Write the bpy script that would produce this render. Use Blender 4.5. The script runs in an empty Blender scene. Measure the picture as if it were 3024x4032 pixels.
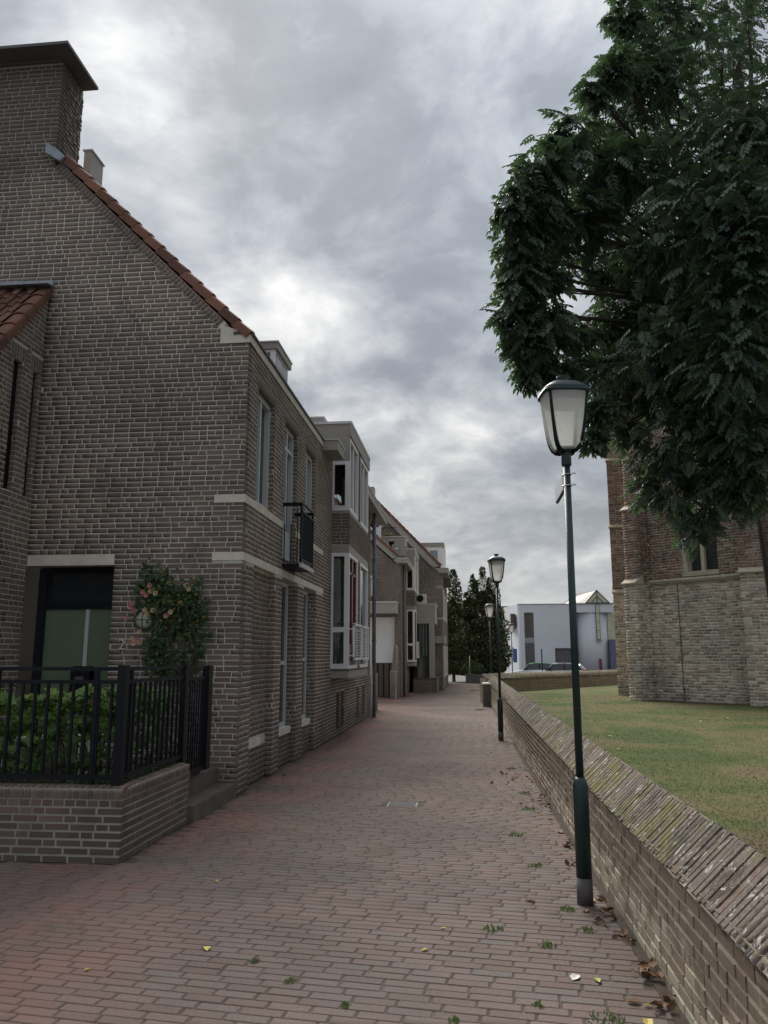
import bpy, math, random
import numpy as np
from mathutils import Vector, Matrix
random.seed(7); rng = np.random.default_rng(7)
C = bpy.context.scene.collection
sc = bpy.context.scene
R = math.radians

# ------------------------------------------------------------ camera
PITCH, YAW = R(10.40), R(6.04)
fh = Vector((-math.sin(YAW), math.cos(YAW), 0)); rt = Vector((math.cos(YAW), math.sin(YAW), 0)); zz = Vector((0, 0, 1))
fw = fh*math.cos(PITCH) + zz*math.sin(PITCH); up = -fh*math.sin(PITCH) + zz*math.cos(PITCH)
cam = bpy.data.cameras.new('camera'); camo = bpy.data.objects.new('camera', cam); C.objects.link(camo)
CAMP = Vector((0, 0, 1.65))
camo.matrix_world = Matrix(((rt.x, up.x, -fw.x, CAMP.x), (rt.y, up.y, -fw.y, CAMP.y), (rt.z, up.z, -fw.z, CAMP.z), (0, 0, 0, 1)))
cam.sensor_fit = 'VERTICAL'; cam.sensor_height = 24; cam.sensor_width = 18; cam.lens = 3100/4032*24
cam.clip_start = 0.05; cam.clip_end = 3000
sc.camera = camo

# ------------------------------------------------------------ world: nishita light under an overcast cloud layer
SUN_EL, SUN_AZ = R(42), R(-20)          # azimuth from +Y, negative to the left
w = bpy.data.worlds.new('World'); sc.world = w; w.use_nodes = True
nt = w.node_tree; nt.nodes.clear()
def N(t, **k):
    n = nt.nodes.new(t)
    for a, b in k.items(): setattr(n, a, b)
    return n
def L(a, b): nt.links.new(a, b)
def M(op, a, b=None, c=None, clamp=False):
    n = N('ShaderNodeMath', operation=op); n.use_clamp = clamp
    for i, v in enumerate((a, b, c)):
        if v is None: continue
        if isinstance(v, (int, float)): n.inputs[i].default_value = v
        else: L(v, n.inputs[i])
    return n.outputs[0]
def VM(op, a, b=None):
    n = N('ShaderNodeVectorMath', operation=op)
    for i, v in enumerate((a, b)):
        if v is None: continue
        if isinstance(v, (tuple, list)): n.inputs[i].default_value = v
        else: L(v, n.inputs[i])
    return n
def RAMP(x, els, interp='LINEAR'):
    r = N('ShaderNodeValToRGB'); r.color_ramp.interpolation = interp; e = r.color_ramp.elements
    while len(e) < len(els): e.new(0.5)
    for q, (p, c) in zip(e, els):
        q.position = p; q.color = (*c, 1) if len(c) == 3 else c
    if x is not None: L(x, r.inputs[0])
    return r.outputs[0]
def MIX(f, a, b, mode='MIX'):
    m = N('ShaderNodeMix', data_type='RGBA', blend_type=mode)
    if isinstance(f, (int, float)): m.inputs[0].default_value = f
    else: L(f, m.inputs[0])
    for i, v in ((6, a), (7, b)):
        if isinstance(v, tuple): m.inputs[i].default_value = (*v, 1) if len(v) == 3 else v
        else: L(v, m.inputs[i])
    return m.outputs[2]
def NOISE(vec, scale, detail=4, rough=.55, dist=0):
    n = N('ShaderNodeTexNoise'); n.inputs['Scale'].default_value = scale; n.inputs['Detail'].default_value = detail
    n.inputs['Roughness'].default_value = rough; n.inputs['Distortion'].default_value = dist
    if vec is not None: L(vec, n.inputs['Vector'])
    return n.outputs[0]
sky = N('ShaderNodeTexSky', sky_type='NISHITA'); sky.sun_disc = False
sky.sun_elevation = SUN_EL; sky.sun_rotation = SUN_AZ; sky.air_density = 1.2; sky.dust_density = 2.5
tc = N('ShaderNodeTexCoord'); dirv = VM('NORMALIZE', tc.outputs['Generated']).outputs[0]
sx = N('ShaderNodeSeparateXYZ'); L(dirv, sx.inputs[0])
zc = M('ADD', M('MAXIMUM', sx.outputs[2], 0.0), 0.34)
cx = N('ShaderNodeCombineXYZ'); L(M('DIVIDE', sx.outputs[0], zc), cx.inputs[0]); L(M('DIVIDE', sx.outputs[1], zc), cx.inputs[1]); cx.inputs[2].default_value = 3.1
P_ = cx.outputs[0]
n1 = NOISE(P_, 2.1, 3, .5, .3); n2 = NOISE(P_, 4.6, 8, .58, .6); n3 = NOISE(P_, 15, 6, .6, .3)
cl = M('ADD', M('ADD', M('MULTIPLY', n1, .56), M('MULTIPLY', n2, .32)), M('MULTIPLY', n3, .12))
def blob(cen, width, amp):
    d = VM('DOT_PRODUCT', dirw, cen).outputs['Value']
    t = M('DIVIDE', M('SUBTRACT', d, 1-width), width, clamp=True)
    return M('MULTIPLY', M('MULTIPLY', M('MULTIPLY', t, t), M('SUBTRACT', 3, M('MULTIPLY', t, 2))), amp*.75)
wn = N('ShaderNodeTexNoise'); wn.inputs['Scale'].default_value = 4.5; wn.inputs['Detail'].default_value = 5; wn.inputs['Roughness'].default_value = .6; L(P_, wn.inputs['Vector'])
wv = VM('SUBTRACT', wn.outputs['Color'], (.5, .5, .5)).outputs[0]; ws = N('ShaderNodeVectorMath', operation='SCALE'); L(wv, ws.inputs[0]); ws.inputs['Scale'].default_value = .22
dirw = VM('NORMALIZE', VM('ADD', dirv, ws.outputs[0]).outputs[0]).outputs[0]
acc = cl
cl = M('ADD', M('MULTIPLY', M('SUBTRACT', cl, .5), 2.45), .5); acc = cl
for c, wd, a in (((-.322, .72, .615), .003, .09), ((-.28, .69, .667), .012, .05), ((-.355, .738, .573), .004, .08), ((-.03, .76, .648), .006, .07), ((-.36, .70, .62), .003, .07), ((-.17, .80, .575), .003, .05), ((.01, .82, .57), .002, .05),
                 ((-.20, .74, .64), .004, .05), ((-.15, .78, .60), .003, .05), ((-.05, .86, .50), .004, -.06), ((-.10, .86, .50), .006, -.05), ((-.08, .97, .22), .006, .10), ((.06, .97, .24), .006, .07), ((-.3, .80, .52), .012, -.03), ((-.05, .875, .482), .008, -.08), ((-.0, .915, .402), .006, -.06), ((-.37, .64, .67), .01, -.06),
                 ((-.16, .84, .52), .008, .05), ((-.11, .885, .45), .01, .05), ((.0, .975, .22), .008, .05), ((.0, .985, .16), .006, .10), ((-.05, .985, .16), .0014, -.1), ((.13, .975, .17), .003, -.05)):
    acc = M('ADD', acc, blob(c, wd, a))
cloudcol = RAMP(acc, [(.20, (.74, .82, .95)), (.40, (.90, .99, 1.13)), (.52, (1.22, 1.31, 1.46)), (.61, (1.52, 1.6, 1.72)), (.72, (1.95, 2.0, 2.05)), (.90, (2.8, 2.8, 2.75))])
low = M('POWER', M('SUBTRACT', 1, M('MAXIMUM', sx.outputs[2], 0.0), clamp=True), 9)
el_ = M('ADD', M('MULTIPLY', M('MAXIMUM', sx.outputs[2], 0.0), .75), .57); cv_ = N('ShaderNodeVectorMath', operation='SCALE'); L(cloudcol, cv_.inputs[0]); L(el_, cv_.inputs['Scale']); cloudcol = cv_.outputs[0]   # overcast law: brighter towards the zenith
cloudcol = MIX(M('MULTIPLY', low, .5), cloudcol, (2.3, 2.3, 2.2))
cloudcol = MIX(M('MULTIPLY', M('MULTIPLY', sx.outputs[2], -30), 1, clamp=True), cloudcol, (.9, .95, 1.0))
skyc = MIX(.992, sky.outputs[0], cloudcol)
bg = N('ShaderNodeBackground'); bg.inputs['Strength'].default_value = 0.1; L(skyc, bg.inputs['Color'])
wo = N('ShaderNodeOutputWorld'); L(bg.outputs[0], wo.inputs[0])
sun = bpy.data.lights.new('sun', 'SUN'); sun.energy = 1.4; sun.angle = R(40); sun.color = (1, .95, .88)
suno = bpy.data.objects.new('sun', sun); C.objects.link(suno)
sd = Vector((math.sin(SUN_AZ)*math.cos(SUN_EL), math.cos(SUN_AZ)*math.cos(SUN_EL), math.sin(SUN_EL)))
suno.rotation_euler = sd.to_track_quat('Z', 'Y').to_euler(); suno.location = (0, 0, 30)
sc.view_settings.view_transform = 'Standard'; sc.view_settings.look = 'None'; sc.view_settings.gamma = 1; sc.view_settings.use_curve_mapping = False
sc.view_settings.exposure = 2.05

# ------------------------------------------------------------ materials
MATS = {}
def newmat(name):
    global nt
    m = bpy.data.materials.new(name); m.use_nodes = True; nt = m.node_tree; nt.nodes.clear(); MATS[name] = m
    return m
def finish(col, rough=.85, metal=0, bump=None, bstr=.3, bdist=.01, spec=.5, coat=0, extra=None, alpha=None):
    b = N('ShaderNodeBsdfPrincipled'); b.inputs['Metallic'].default_value = metal; b.inputs['Specular IOR Level'].default_value = spec
    b.inputs['Coat Weight'].default_value = coat
    if isinstance(col, tuple): b.inputs['Base Color'].default_value = (*col, 1)
    else: L(col, b.inputs['Base Color'])
    if isinstance(rough, (int, float)): b.inputs['Roughness'].default_value = rough
    else: L(rough, b.inputs['Roughness'])
    if bump is not None:
        bn = N('ShaderNodeBump'); bn.inputs['Strength'].default_value = bstr; bn.inputs['Distance'].default_value = bdist
        L(bump, bn.inputs['Height']); L(bn.outputs[0], b.inputs['Normal'])
    o = N('ShaderNodeOutputMaterial'); out = b.outputs[0]
    if extra: out = extra(out)
    L(out, o.inputs[0])
def POS(): return N('ShaderNodeNewGeometry').outputs['Position']
def TONE():
    a = N('ShaderNodeAttribute', attribute_type='GEOMETRY', attribute_name='tone'); b = N('ShaderNodeAttribute', attribute_type='OBJECT', attribute_name='tone')
    return M('ADD', a.outputs['Fac'], b.outputs['Fac'], clamp=True)
def brickmat(name, ramp, rough=.9, grain=.25, over=None, bs=.5):
    newmat(name); p = POS(); c = RAMP(TONE(), ramp)
    g = NOISE(p, 60, 3, .7); c = MIX(1, c, RAMP(g, [(.3, (1-grain,)*3), (.7, (1+grain,)*3)]), 'MULTIPLY')
    b = NOISE(p, .7, 3, .5); c = MIX(1, c, RAMP(b, [(.35, (.82, .84, .84)), (.65, (1.15, 1.12, 1.08))]), 'MULTIPLY')
    if over: c = over(c, p)
    finish(c, rough, bump=g, bstr=bs, bdist=.004, spec=.25)
def plain(name, col, rough=.6, metal=0, var=.12, scale=3, spec=.5, coat=0, fine=None):
    newmat(name); p = POS(); n = NOISE(p, scale, 5, .6)
    c = MIX(1, col, RAMP(n, [(.3, (1-var,)*3), (.7, (1+var,)*3)]), 'MULTIPLY')
    f = NOISE(p, fine or 40, 2, .6)
    finish(c, rough, metal, bump=f, bstr=.12, bdist=.003, spec=spec, coat=coat)
def streaks(c, p):   # dark algae stains and light bloom, each with its own shape
    n = NOISE(p, 1.1, 5, .65, .6); c = MIX(RAMP(n, [(.56, (0, 0, 0)), (.72, (.55,)*3)]), c, (.045, .047, .04))
    n = NOISE(p, 2.3, 5, .7, .3); c = MIX(RAMP(n, [(.62, (0, 0, 0)), (.78, (.3,)*3)]), c, (.24, .235, .21))
    sp = N('ShaderNodeSeparateXYZ'); L(p, sp.inputs[0]); nn = NOISE(p, 1.5, 4, .6); zn = M('ADD', sp.outputs[2], M('MULTIPLY', nn, 1.6))
    c = MIX(RAMP(M('DIVIDE', zn, 12), [(.72, (0, 0, 0)), (.85, (.55,)*3)]), c, (.05, .045, .042))     # soot high on the chimney
    c = MIX(RAMP(M('DIVIDE', zn, 12), [(.06, (.6,)*3), (.115, (0, 0, 0))]), c, (.075, .073, .062))       # damp foot
    mp = N('ShaderNodeMapping'); mp.inputs['Scale'].default_value = (3, 3, .35); L(p, mp.inputs[0]); n = NOISE(mp.outputs[0], 1.0, 4, .6)
    return MIX(RAMP(n, [(.60, (0, 0, 0)), (.72, (.35,)*3)]), c, (.07, .068, .06))
brickmat('house brick', [(0, (0.148, 0.120, 0.105)), (.5, (0.181, 0.143, 0.127)), (.9, (0.210, 0.168, 0.142)), (1, (0.160, 0.142, 0.132))], over=streaks)
brickmat('planter brick', [(0, (0.118, 0.090, 0.078)), (.5, (0.157, 0.114, 0.099)), (1, (0.185, 0.140, 0.121))], over=streaks)
brickmat('church lower brick', [(0, (0.253, 0.208, 0.181)), (.35, (0.372, 0.313, 0.276)), (.7, (0.492, 0.429, 0.372)), (1, (0.617, 0.553, 0.477))])
brickmat('church upper brick', [(0, (0.154, 0.104, 0.085)), (.3, (0.223, 0.142, 0.114)), (.6, (0.259, 0.178, 0.141)), (.85, (0.256, 0.219, 0.189)), (1, (0.339, 0.264, 0.215))])
def paveover(c, p):
    n = NOISE(p, .45, 4, .6, .3); c = MIX(RAMP(n, [(.45, (0, 0, 0)), (.7, (.5,)*3)]), c, (.165, .14, .128))
    sp = N('ShaderNodeSeparateXYZ'); L(p, sp.inputs[0])
    d = M('MULTIPLY', M('SUBTRACT', M('MULTIPLY', sp.outputs[0], -1), 1.5), 1.1, clamp=True)
    m = M('MULTIPLY', d, RAMP(NOISE(p, .8, 4, .6), [(.4, (0, 0, 0)), (.65, (.8,)*3)]))
    c = MIX(m, c, (.25, .13, .105))
    n4 = NOISE(p, 1.7, 5, .7, .4); c = MIX(RAMP(n4, [(.55, (0, 0, 0)), (.72, (.45,)*3)]), c, (.12, .10, .075))
    n2 = NOISE(p, 18, 3, .7); return MIX(RAMP(n2, [(.64, (0, 0, 0)), (.72, (.25,)*3)]), c, (.26, .23, .2))
brickmat('paving brick', [(0, (0.139, 0.104, 0.093)), (.3, (0.149, 0.113, 0.101)), (.6, (0.162, 0.124, 0.111)), (.9, (0.155, 0.125, 0.115)), (1, (0.141, 0.123, 0.117))], grain=.2, over=paveover)
def lime(c, p):
    sp = N('ShaderNodeSeparateXYZ'); L(p, sp.inputs[0])
    n = NOISE(p, 3.5, 5, .7, .4); edge = M('ADD', M('MULTIPLY', sp.outputs[2], 1.5), M('MULTIPLY', n, 1.1))
    c = MIX(RAMP(edge, [(.85, (0, 0, 0)), (1.35, (.8,)*3)]), c, (.12, .09, .065))
    mp = N('ShaderNodeMapping'); mp.inputs['Scale'].default_value = (9, 9, 2.2); L(p, mp.inputs[0])
    n = NOISE(mp.outputs[0], 1.6, 5, .75); c = MIX(RAMP(n, [(.58, (0, 0, 0)), (.66, (.6,)*3)]), c, (.36, .33, .26))
    n = NOISE(p, 26, 4, .75); c = MIX(RAMP(n, [(.60, (0, 0, 0)), (.68, (.65,)*3)]), c, (.07, .055, .04))
    n = NOISE(p, 1.1, 5, .6, .6); c = MIX(RAMP(n, [(.6, (0, 0, 0)), (.72, (.5,)*3)]), c, (.1, .115, .05))
    return c
brickmat('churchyard wall brick', [(0, (0.234, 0.179, 0.138)), (.5, (0.343, 0.296, 0.227)), (1, (0.454, 0.413, 0.323))], over=lime, bs=.9)
def lichen(c, p):
    n = NOISE(p, 1.6, 6, .75, .4); c = MIX(RAMP(n, [(.49, (0, 0, 0)), (.56, (.88,)*3)]), c, MIX(NOISE(p, 40, 4, .7), (.08, .075, .03), (.21, .19, .07)))
    n = NOISE(p, 7, 5, .75, .3); c = MIX(RAMP(n, [(.42, (.75,)*3), (.5, (0, 0, 0))]), c, (.055, .042, .036))
    n = NOISE(p, 9, 5, .8, .3); c = MIX(RAMP(n, [(.55, (0, 0, 0)), (.62, (.55,)*3)]), c, (.22, .19, .165))
    n = NOISE(p, 13, 4, .75, .5); c = MIX(RAMP(n, [(.59, (0, 0, 0)), (.63, (.85,)*3)]), c, (.5, .49, .46))
    n = NOISE(p, 45, 3, .7); return MIX(RAMP(n, [(.66, (0, 0, 0)), (.7, (.7,)*3)]), c, (.5, .49, .45))
brickmat('coping brick', [(0, (0.152, 0.124, 0.106)), (.6, (0.161, 0.133, 0.115)), (.93, (0.175, 0.143, 0.121)), (1, (0.207, 0.143, 0.120))], over=lichen, bs=1)
brickmat('clay tile', [(0, (0.119, 0.065, 0.050)), (.4, (0.177, 0.089, 0.064)), (.75, (0.228, 0.113, 0.081)), (1, (0.146, 0.092, 0.077))], rough=.8, grain=.35)
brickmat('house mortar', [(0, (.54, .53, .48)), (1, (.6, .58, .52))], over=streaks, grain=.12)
plain('dark house mortar', (.27, .26, .24), .95, var=.3, scale=1.6)  # darker, greyer mortar of the second and third houses
plain('planter mortar', (.30, .285, .265), .95, var=.25, scale=2)
plain('church mortar', (.62, .585, .50), .95, var=.3, scale=1.5)
plain('wall mortar', (.33, .295, .235), .95, var=.35, scale=3)
plain('coping mortar', (.20, .175, .15), .95, var=.3, scale=6)
plain('cream stone', (.60, .57, .49), .85, var=.14, scale=5)
plain('church stone', (.42, .38, .29), .9, var=.2, scale=4)
plain('grey panel', (.30, .285, .26), .6, var=.06)
plain('dark panel', (.09, .088, .085), .6, var=.06)
plain('concrete', (.12, .105, .088), .9, var=.25, scale=4)
plain('white paint', (.78, .78, .80), .45, var=.04)
plain('window grey paint', (.48, .51, .52), .5, var=.04)
plain('flashing', (.55, .56, .58), .45, var=.15)
plain('lead', (.26, .29, .33), .5, metal=.2, var=.25, scale=8)
plain('zinc gutter', (.05, .052, .055), .5, metal=.3)
plain('drain pipe', (.10, .135, .17), .5, var=.2)
plain('black paint', (.004, .006, .010), .55, var=.15, spec=.25)
plain('lamp green', (.008, .030, .030), .42, var=.2, scale=8)
plain('lamp grey', (.09, .085, .09), .7, var=.25, scale=10)
plain('steel', (.5, .5, .52), .3, metal=.9, var=.1)
plain('door green', (.12, .165, .10), .5, var=.05)
plain('red paint', (.16, .018, .025), .45, var=.08)
plain('white and lit render', (.78, .79, .82), .85, var=.05, scale=.5)
plain('grey render', (.58, .60, .65), .85, var=.05, scale=.5)
plain('blue render', (.12, .13, .2), .8, var=.05)
plain('weathered wood', (.13, .12, .125), .85, var=.35, scale=5)
plain('seam metal', (.28, .26, .22), .55, metal=.2, var=.1)
plain('frosted pane', (.46, .48, .34), .35, var=.08)
plain('bark', (.06, .05, .04), .95, var=.4, scale=20)
plain('stem brown', (.07, .05, .03), .9, var=.3)
plain('soil', (.06, .045, .032), 1, var=.4, scale=12)
plain('sand joint', (.085, .068, .057), 1, var=.4, scale=4, fine=80)
plain('asphalt', (.09, .085, .085), .95, var=.2, scale=2)
plain('interior', (.02, .02, .022), .9, var=.2)
plain('curtain', (.12, .15, .16), .9, var=.1)
plain('bark chips', (.05, .04, .03), 1, var=.4)
plain('car white', (.7, .71, .73), .25, var=.02, coat=.6)
plain('car green', (.05, .32, .10), .35, var=.03)
plain('rubber', (.015, .015, .015), .8)
plain('tail lamp red', (.5, .02, .02), .25, var=.05)
plain('sign white', (.55, .56, .66), .4, var=.03)
plain('sign blue', (.03, .11, .36), .4, var=.03)
plain('slate', (.12, .12, .13), .6, var=.2, scale=4)
plain('pale stone slab', (.32, .30, .27), .9, var=.2)
plain('dark glass', (.018, .022, .026), .06, var=.1, spec=.6)
plain('leaded glass', (.035, .04, .045), .25, var=.4, scale=9, spec=.5)
plain('far brick', (.14, .075, .055), .9, var=.2)
plain('petal pink', (.55, .25, .23), .7, var=.25, scale=40)
plain('petal cream', (.55, .42, .25), .7, var=.25, scale=40)
plain('paper white', (.75, .74, .7), .8, var=.05)
plain('leaf yellow', (.55, .45, .11), .7, var=.2, scale=60)
plain('leaf lime', (.32, .36, .08), .7, var=.2, scale=60)
plain('leaf brown', (.20, .115, .065), .8, var=.35, scale=60)
newmat('clear glass')
tr_ = N('ShaderNodeBsdfTransparent'); tr_.inputs[0].default_value = (.72, .78, .78, 1); gl_ = N('ShaderNodeBsdfGlossy'); gl_.inputs['Roughness'].default_value = .02
fr_ = N('ShaderNodeFresnel'); fr_.inputs[0].default_value = 1.5; mx_ = N('ShaderNodeMixShader'); L(M('MULTIPLY', fr_.outputs[0], 1.0, clamp=True), mx_.inputs[0]); L(tr_.outputs[0], mx_.inputs[1]); L(gl_.outputs[0], mx_.inputs[2])
o_ = N('ShaderNodeOutputMaterial'); L(mx_.outputs[0], o_.inputs[0])
newmat('lantern glass')
tr_ = N('ShaderNodeBsdfTransparent'); tr_.inputs[0].default_value = (.9, .92, .92, 1); pb_ = N('ShaderNodeBsdfPrincipled'); pb_.inputs['Base Color'].default_value = (.85, .86, .84, 1); pb_.inputs['Roughness'].default_value = .12
df_ = N('ShaderNodeBsdfTranslucent'); df_.inputs[0].default_value = (.95, .95, .92, 1); m1_ = N('ShaderNodeMixShader'); m1_.inputs[0].default_value = .6; L(pb_.outputs[0], m1_.inputs[1]); L(df_.outputs[0], m1_.inputs[2])
tcg = N('ShaderNodeTexCoord'); sg = N('ShaderNodeSeparateXYZ'); L(tcg.outputs['Object'], sg.inputs[0])
f_ = RAMP(sg.outputs[2], [(0, (0, 0, 0)), (1, (1, 1, 1))]); mr = N('ShaderNodeMapRange'); L(sg.outputs[2], mr.inputs[0]); mr.inputs[1].default_value = 3.18; mr.inputs[2].default_value = 3.36; mr.inputs[3].default_value = .5; mr.inputs[4].default_value = .85
m2_ = N('ShaderNodeMixShader'); L(mr.outputs[0], m2_.inputs[0]); L(tr_.outputs[0], m2_.inputs[1]); L(m1_.outputs[0], m2_.inputs[2])
o_ = N('ShaderNodeOutputMaterial'); L(m2_.outputs[0], o_.inputs[0])
def leafmat(name, ramp, rough=.42, trans=.25, tcol=(.1, .2, .03), spec=.5):
    newmat(name); t = TONE(); c = RAMP(t, ramp)
    def ex(out):
        tl = N('ShaderNodeBsdfTranslucent'); tl.inputs[0].default_value = (*tcol, 1); m = N('ShaderNodeMixShader'); m.inputs[0].default_value = trans
        L(out, m.inputs[1]); L(tl.outputs[0], m.inputs[2]); return m.outputs[0]
    finish(c, rough, spec=spec, extra=ex)
leafmat('ash leaf', [(0, (0.052, 0.077, 0.059)), (.5, (0.084, 0.116, 0.085)), (.93, (0.107, 0.142, 0.104)), (1, (0.168, 0.177, 0.100))], .45, .28, (.075, .14, .05))
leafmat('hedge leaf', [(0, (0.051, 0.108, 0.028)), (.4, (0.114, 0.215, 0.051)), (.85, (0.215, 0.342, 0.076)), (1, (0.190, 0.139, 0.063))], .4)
leafmat('rose leaf', [(0, (.022, .05, .022)), (.5, (.04, .085, .03)), (.85, (.10, .14, .03)), (1, (.2, .13, .03))], .5)
leafmat('hornbeam leaf', [(0, (0.030, 0.047, 0.023)), (.5, (0.060, 0.072, 0.030)), (.85, (0.094, 0.101, 0.040)), (1, (0.152, 0.068, 0.034))], .6, .1)
leafmat('weed leaf', [(0, (.05, .07, .03)), (.5, (.09, .12, .045)), (1, (.13, .12, .06))], .6)
leafmat('indoor leaf', [(0, (.05, .12, .05)), (1, (.09, .2, .08))], .5)
newmat('lawn'); p = POS()
c = RAMP(NOISE(p, .55, 5, .6, .4), [(.38, (.058, .08, .03)), (.47, (.082, .095, .038)), (.54, (.115, .105, .052)), (.62, (.125, .10, .06))])
c = MIX(RAMP(NOISE(p, 9, 4, .7), [(.4, (0, 0, 0)), (.7, (.35,)*3)]), c, (.09, .10, .045)); finish(c, 1, bump=NOISE(p, 60, 3), bstr=.3, bdist=.02, spec=.1)
newmat('grass blade'); p = POS()
c = RAMP(NOISE(p, .55, 5, .6, .4), [(.38, (.095, .135, .046)), (.47, (.13, .155, .06)), (.54, (.17, .16, .08)), (.62, (.18, .145, .09))])
c = MIX(1, c, RAMP(TONE(), [(0, (.78,)*3), (1, (.98,)*3)]), 'MULTIPLY')
def exg(out):
    tl = N('ShaderNodeBsdfTranslucent'); L(c, tl.inputs[0]); mq = N('ShaderNodeMixShader'); mq.inputs[0].default_value = .5; L(out, mq.inputs[1]); L(tl.outputs[0], mq.inputs[2]); return mq.outputs[0]
finish(c, .8, spec=.1, extra=exg)
newmat('sand verge'); p = POS(); c = RAMP(NOISE(p, 3, 5, .6), [(.3, (.14, .11, .095)), (.7, (.2, .16, .14))]); finish(c, 1)

# ------------------------------------------------------------ mesh helpers
class MB:
    def __init__(s): s.v = []; s.f = []; s.t = []; s.sm = False
    def quad(s, a, b, c, d, tone=0): i = len(s.v); s.v += [a, b, c, d]; s.f.append((i, i+1, i+2, i+3)); s.t.append(tone); return s
    def box(s, x0, x1, y0, y1, z0, z1):
        x0, x1 = min(x0, x1), max(x0, x1); y0, y1 = min(y0, y1), max(y0, y1); z0, z1 = min(z0, z1), max(z0, z1)
        i = len(s.v); s.v += [(x, y, z) for z in (z0, z1) for x, y in ((x0, y0), (x1, y0), (x1, y1), (x0, y1))]
        for q in ((3, 2, 1, 0), (4, 5, 6, 7), (0, 1, 5, 4), (1, 2, 6, 5), (2, 3, 7, 6), (3, 0, 4, 7)): s.f.append(tuple(i+k for k in q)); s.t.append(0)
        return s
    def prism(s, poly, d):            # poly: list of 3D points, extruded by vector d
        n = len(poly); i = len(s.v); s.v += [tuple(p) for p in poly] + [tuple(p[k]+d[k] for k in range(3)) for p in poly]
        s.f.append(tuple(i+k for k in range(n))); s.f.append(tuple(i+n+k for k in reversed(range(n)))); s.t += [0, 0]
        for k in range(n): s.f.append((i+(k+1) % n, i+k, i+n+k, i+n+(k+1) % n)); s.t.append(0)
        return s
    def obox(s, O, U, V, W, hu, hv, hw):  # oriented box about centre
        O, U, V, W = Vector(O), Vector(U)*hu, Vector(V)*hv, Vector(W)*hw
        i = len(s.v); s.v += [tuple(O+a*U+b*V+c*W) for c in (-1, 1) for a, b in ((-1, -1), (1, -1), (1, 1), (-1, 1))]
        for q in ((3, 2, 1, 0), (4, 5, 6, 7), (0, 1, 5, 4), (1, 2, 6, 5), (2, 3, 7, 6), (3, 0, 4, 7)): s.f.append(tuple(i+k for k in q)); s.t.append(0)
        return s
    def tube(s, pts, rad, n=8, cap=True):
        pts = [Vector(p) for p in pts]; rads = rad if isinstance(rad, (list, tuple)) else [rad]*len(pts); base = len(s.v)
        for k, p in enumerate(pts):
            d = (pts[min(k+1, len(pts)-1)] - pts[max(k-1, 0)]).normalized(); a = Vector((0, 0, 1)) if abs(d.z) < .9 else Vector((1, 0, 0))
            e1 = d.cross(a).normalized(); e2 = d.cross(e1)
            for j in range(n): t = 2*math.pi*j/n; s.v.append(tuple(p + (e1*math.cos(t)+e2*math.sin(t))*rads[k]))
        for k in range(len(pts)-1):
            for j in range(n): s.f.append((base+k*n+j, base+k*n+(j+1) % n, base+(k+1)*n+(j+1) % n, base+(k+1)*n+j)); s.t.append(0)
        if cap: s.f.append(tuple(base+j for j in reversed(range(n)))); s.f.append(tuple(base+(len(pts)-1)*n+j for j in range(n))); s.t += [0, 0]
        return s
    def loft(s, secs, n=24, e=2, rot=0, cx=0, cy=0, cap=True):   # secs (z, half size); e=2 round, larger squarer
        base = len(s.v)
        for z, r in secs:
            for j in range(n):
                t = 2*math.pi*j/n; c_, s_ = math.cos(t), math.sin(t); k = (abs(c_)**e+abs(s_)**e)**(-1/e)*r
                x, y = c_*k, s_*k; s.v.append((cx+x*math.cos(rot)-y*math.sin(rot), cy+x*math.sin(rot)+y*math.cos(rot), z))
        for k in range(len(secs)-1):
            for j in range(n): s.f.append((base+k*n+j, base+k*n+(j+1) % n, base+(k+1)*n+(j+1) % n, base+(k+1)*n+j)); s.t.append(0)
        if cap: s.f.append(tuple(base+j for j in reversed(range(n)))); s.f.append(tuple(base+(len(secs)-1)*n+j for j in range(n))); s.t += [0, 0]
        return s
    def mesh(s, name, mat):
        me = bpy.data.meshes.new(name); me.from_pydata(s.v, [], s.f)
        if any(s.t): a = me.attributes.new('tone', 'FLOAT', 'FACE'); a.data.foreach_set('value', s.t)
        me.materials.append(MATS[mat]); me.update()
        if s.sm: me.shade_smooth()
        return me
    def build(s, name, mat, parent=None, **k):
        off = None
        if parent is None and k.pop('recenter', True):
            v = np.array(s.v); off = Vector(((v[:, 0].min()+v[:, 0].max())/2, (v[:, 1].min()+v[:, 1].max())/2, v[:, 2].min()))
            s.v = [(a-off.x, b-off.y, c-off.z) for a, b, c in s.v]
        k.pop('recenter', None)
        o = bpy.data.objects.new(name, s.mesh(name, mat)); C.objects.link(o)
        if parent is not None: adopt(o, parent)
        elif off is not None: o.location = off
        for a, b in k.items(): o[a] = b
        return o
def worldloc(o):
    l = Vector(o.location)
    while o.parent is not None: o = o.parent; l = l + Vector(o.location)
    return l
def adopt(o, parent):   # child meshes are in world coordinates; only translations are used on parents
    o.parent = parent; o.location = Vector(o.location) - worldloc(parent)
def thing(name, label, cat, loc, group=None):
    o = bpy.data.objects.new(name, None); C.objects.link(o); o.location = loc; o.empty_display_size = .2
    o['label'] = label; o['category'] = cat
    if group: o['group'] = group
    return o
def tag(o, label, cat, group=None):
    o['label'] = label; o['category'] = cat
    if group: o['group'] = group
    return o
def struct(o): o['kind'] = 'structure'; return o
def tree_of(o): return [o] + [x for c in o.children for x in tree_of(c)]
def copy_tree(root, loc, label):
    m = {}
    for o in tree_of(root):
        c = o.copy(); C.objects.link(c); m[o] = c
        if o is not root: c.parent = m[o.parent]
    m[root].location = loc; m[root]['label'] = label
    return m[root]

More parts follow.
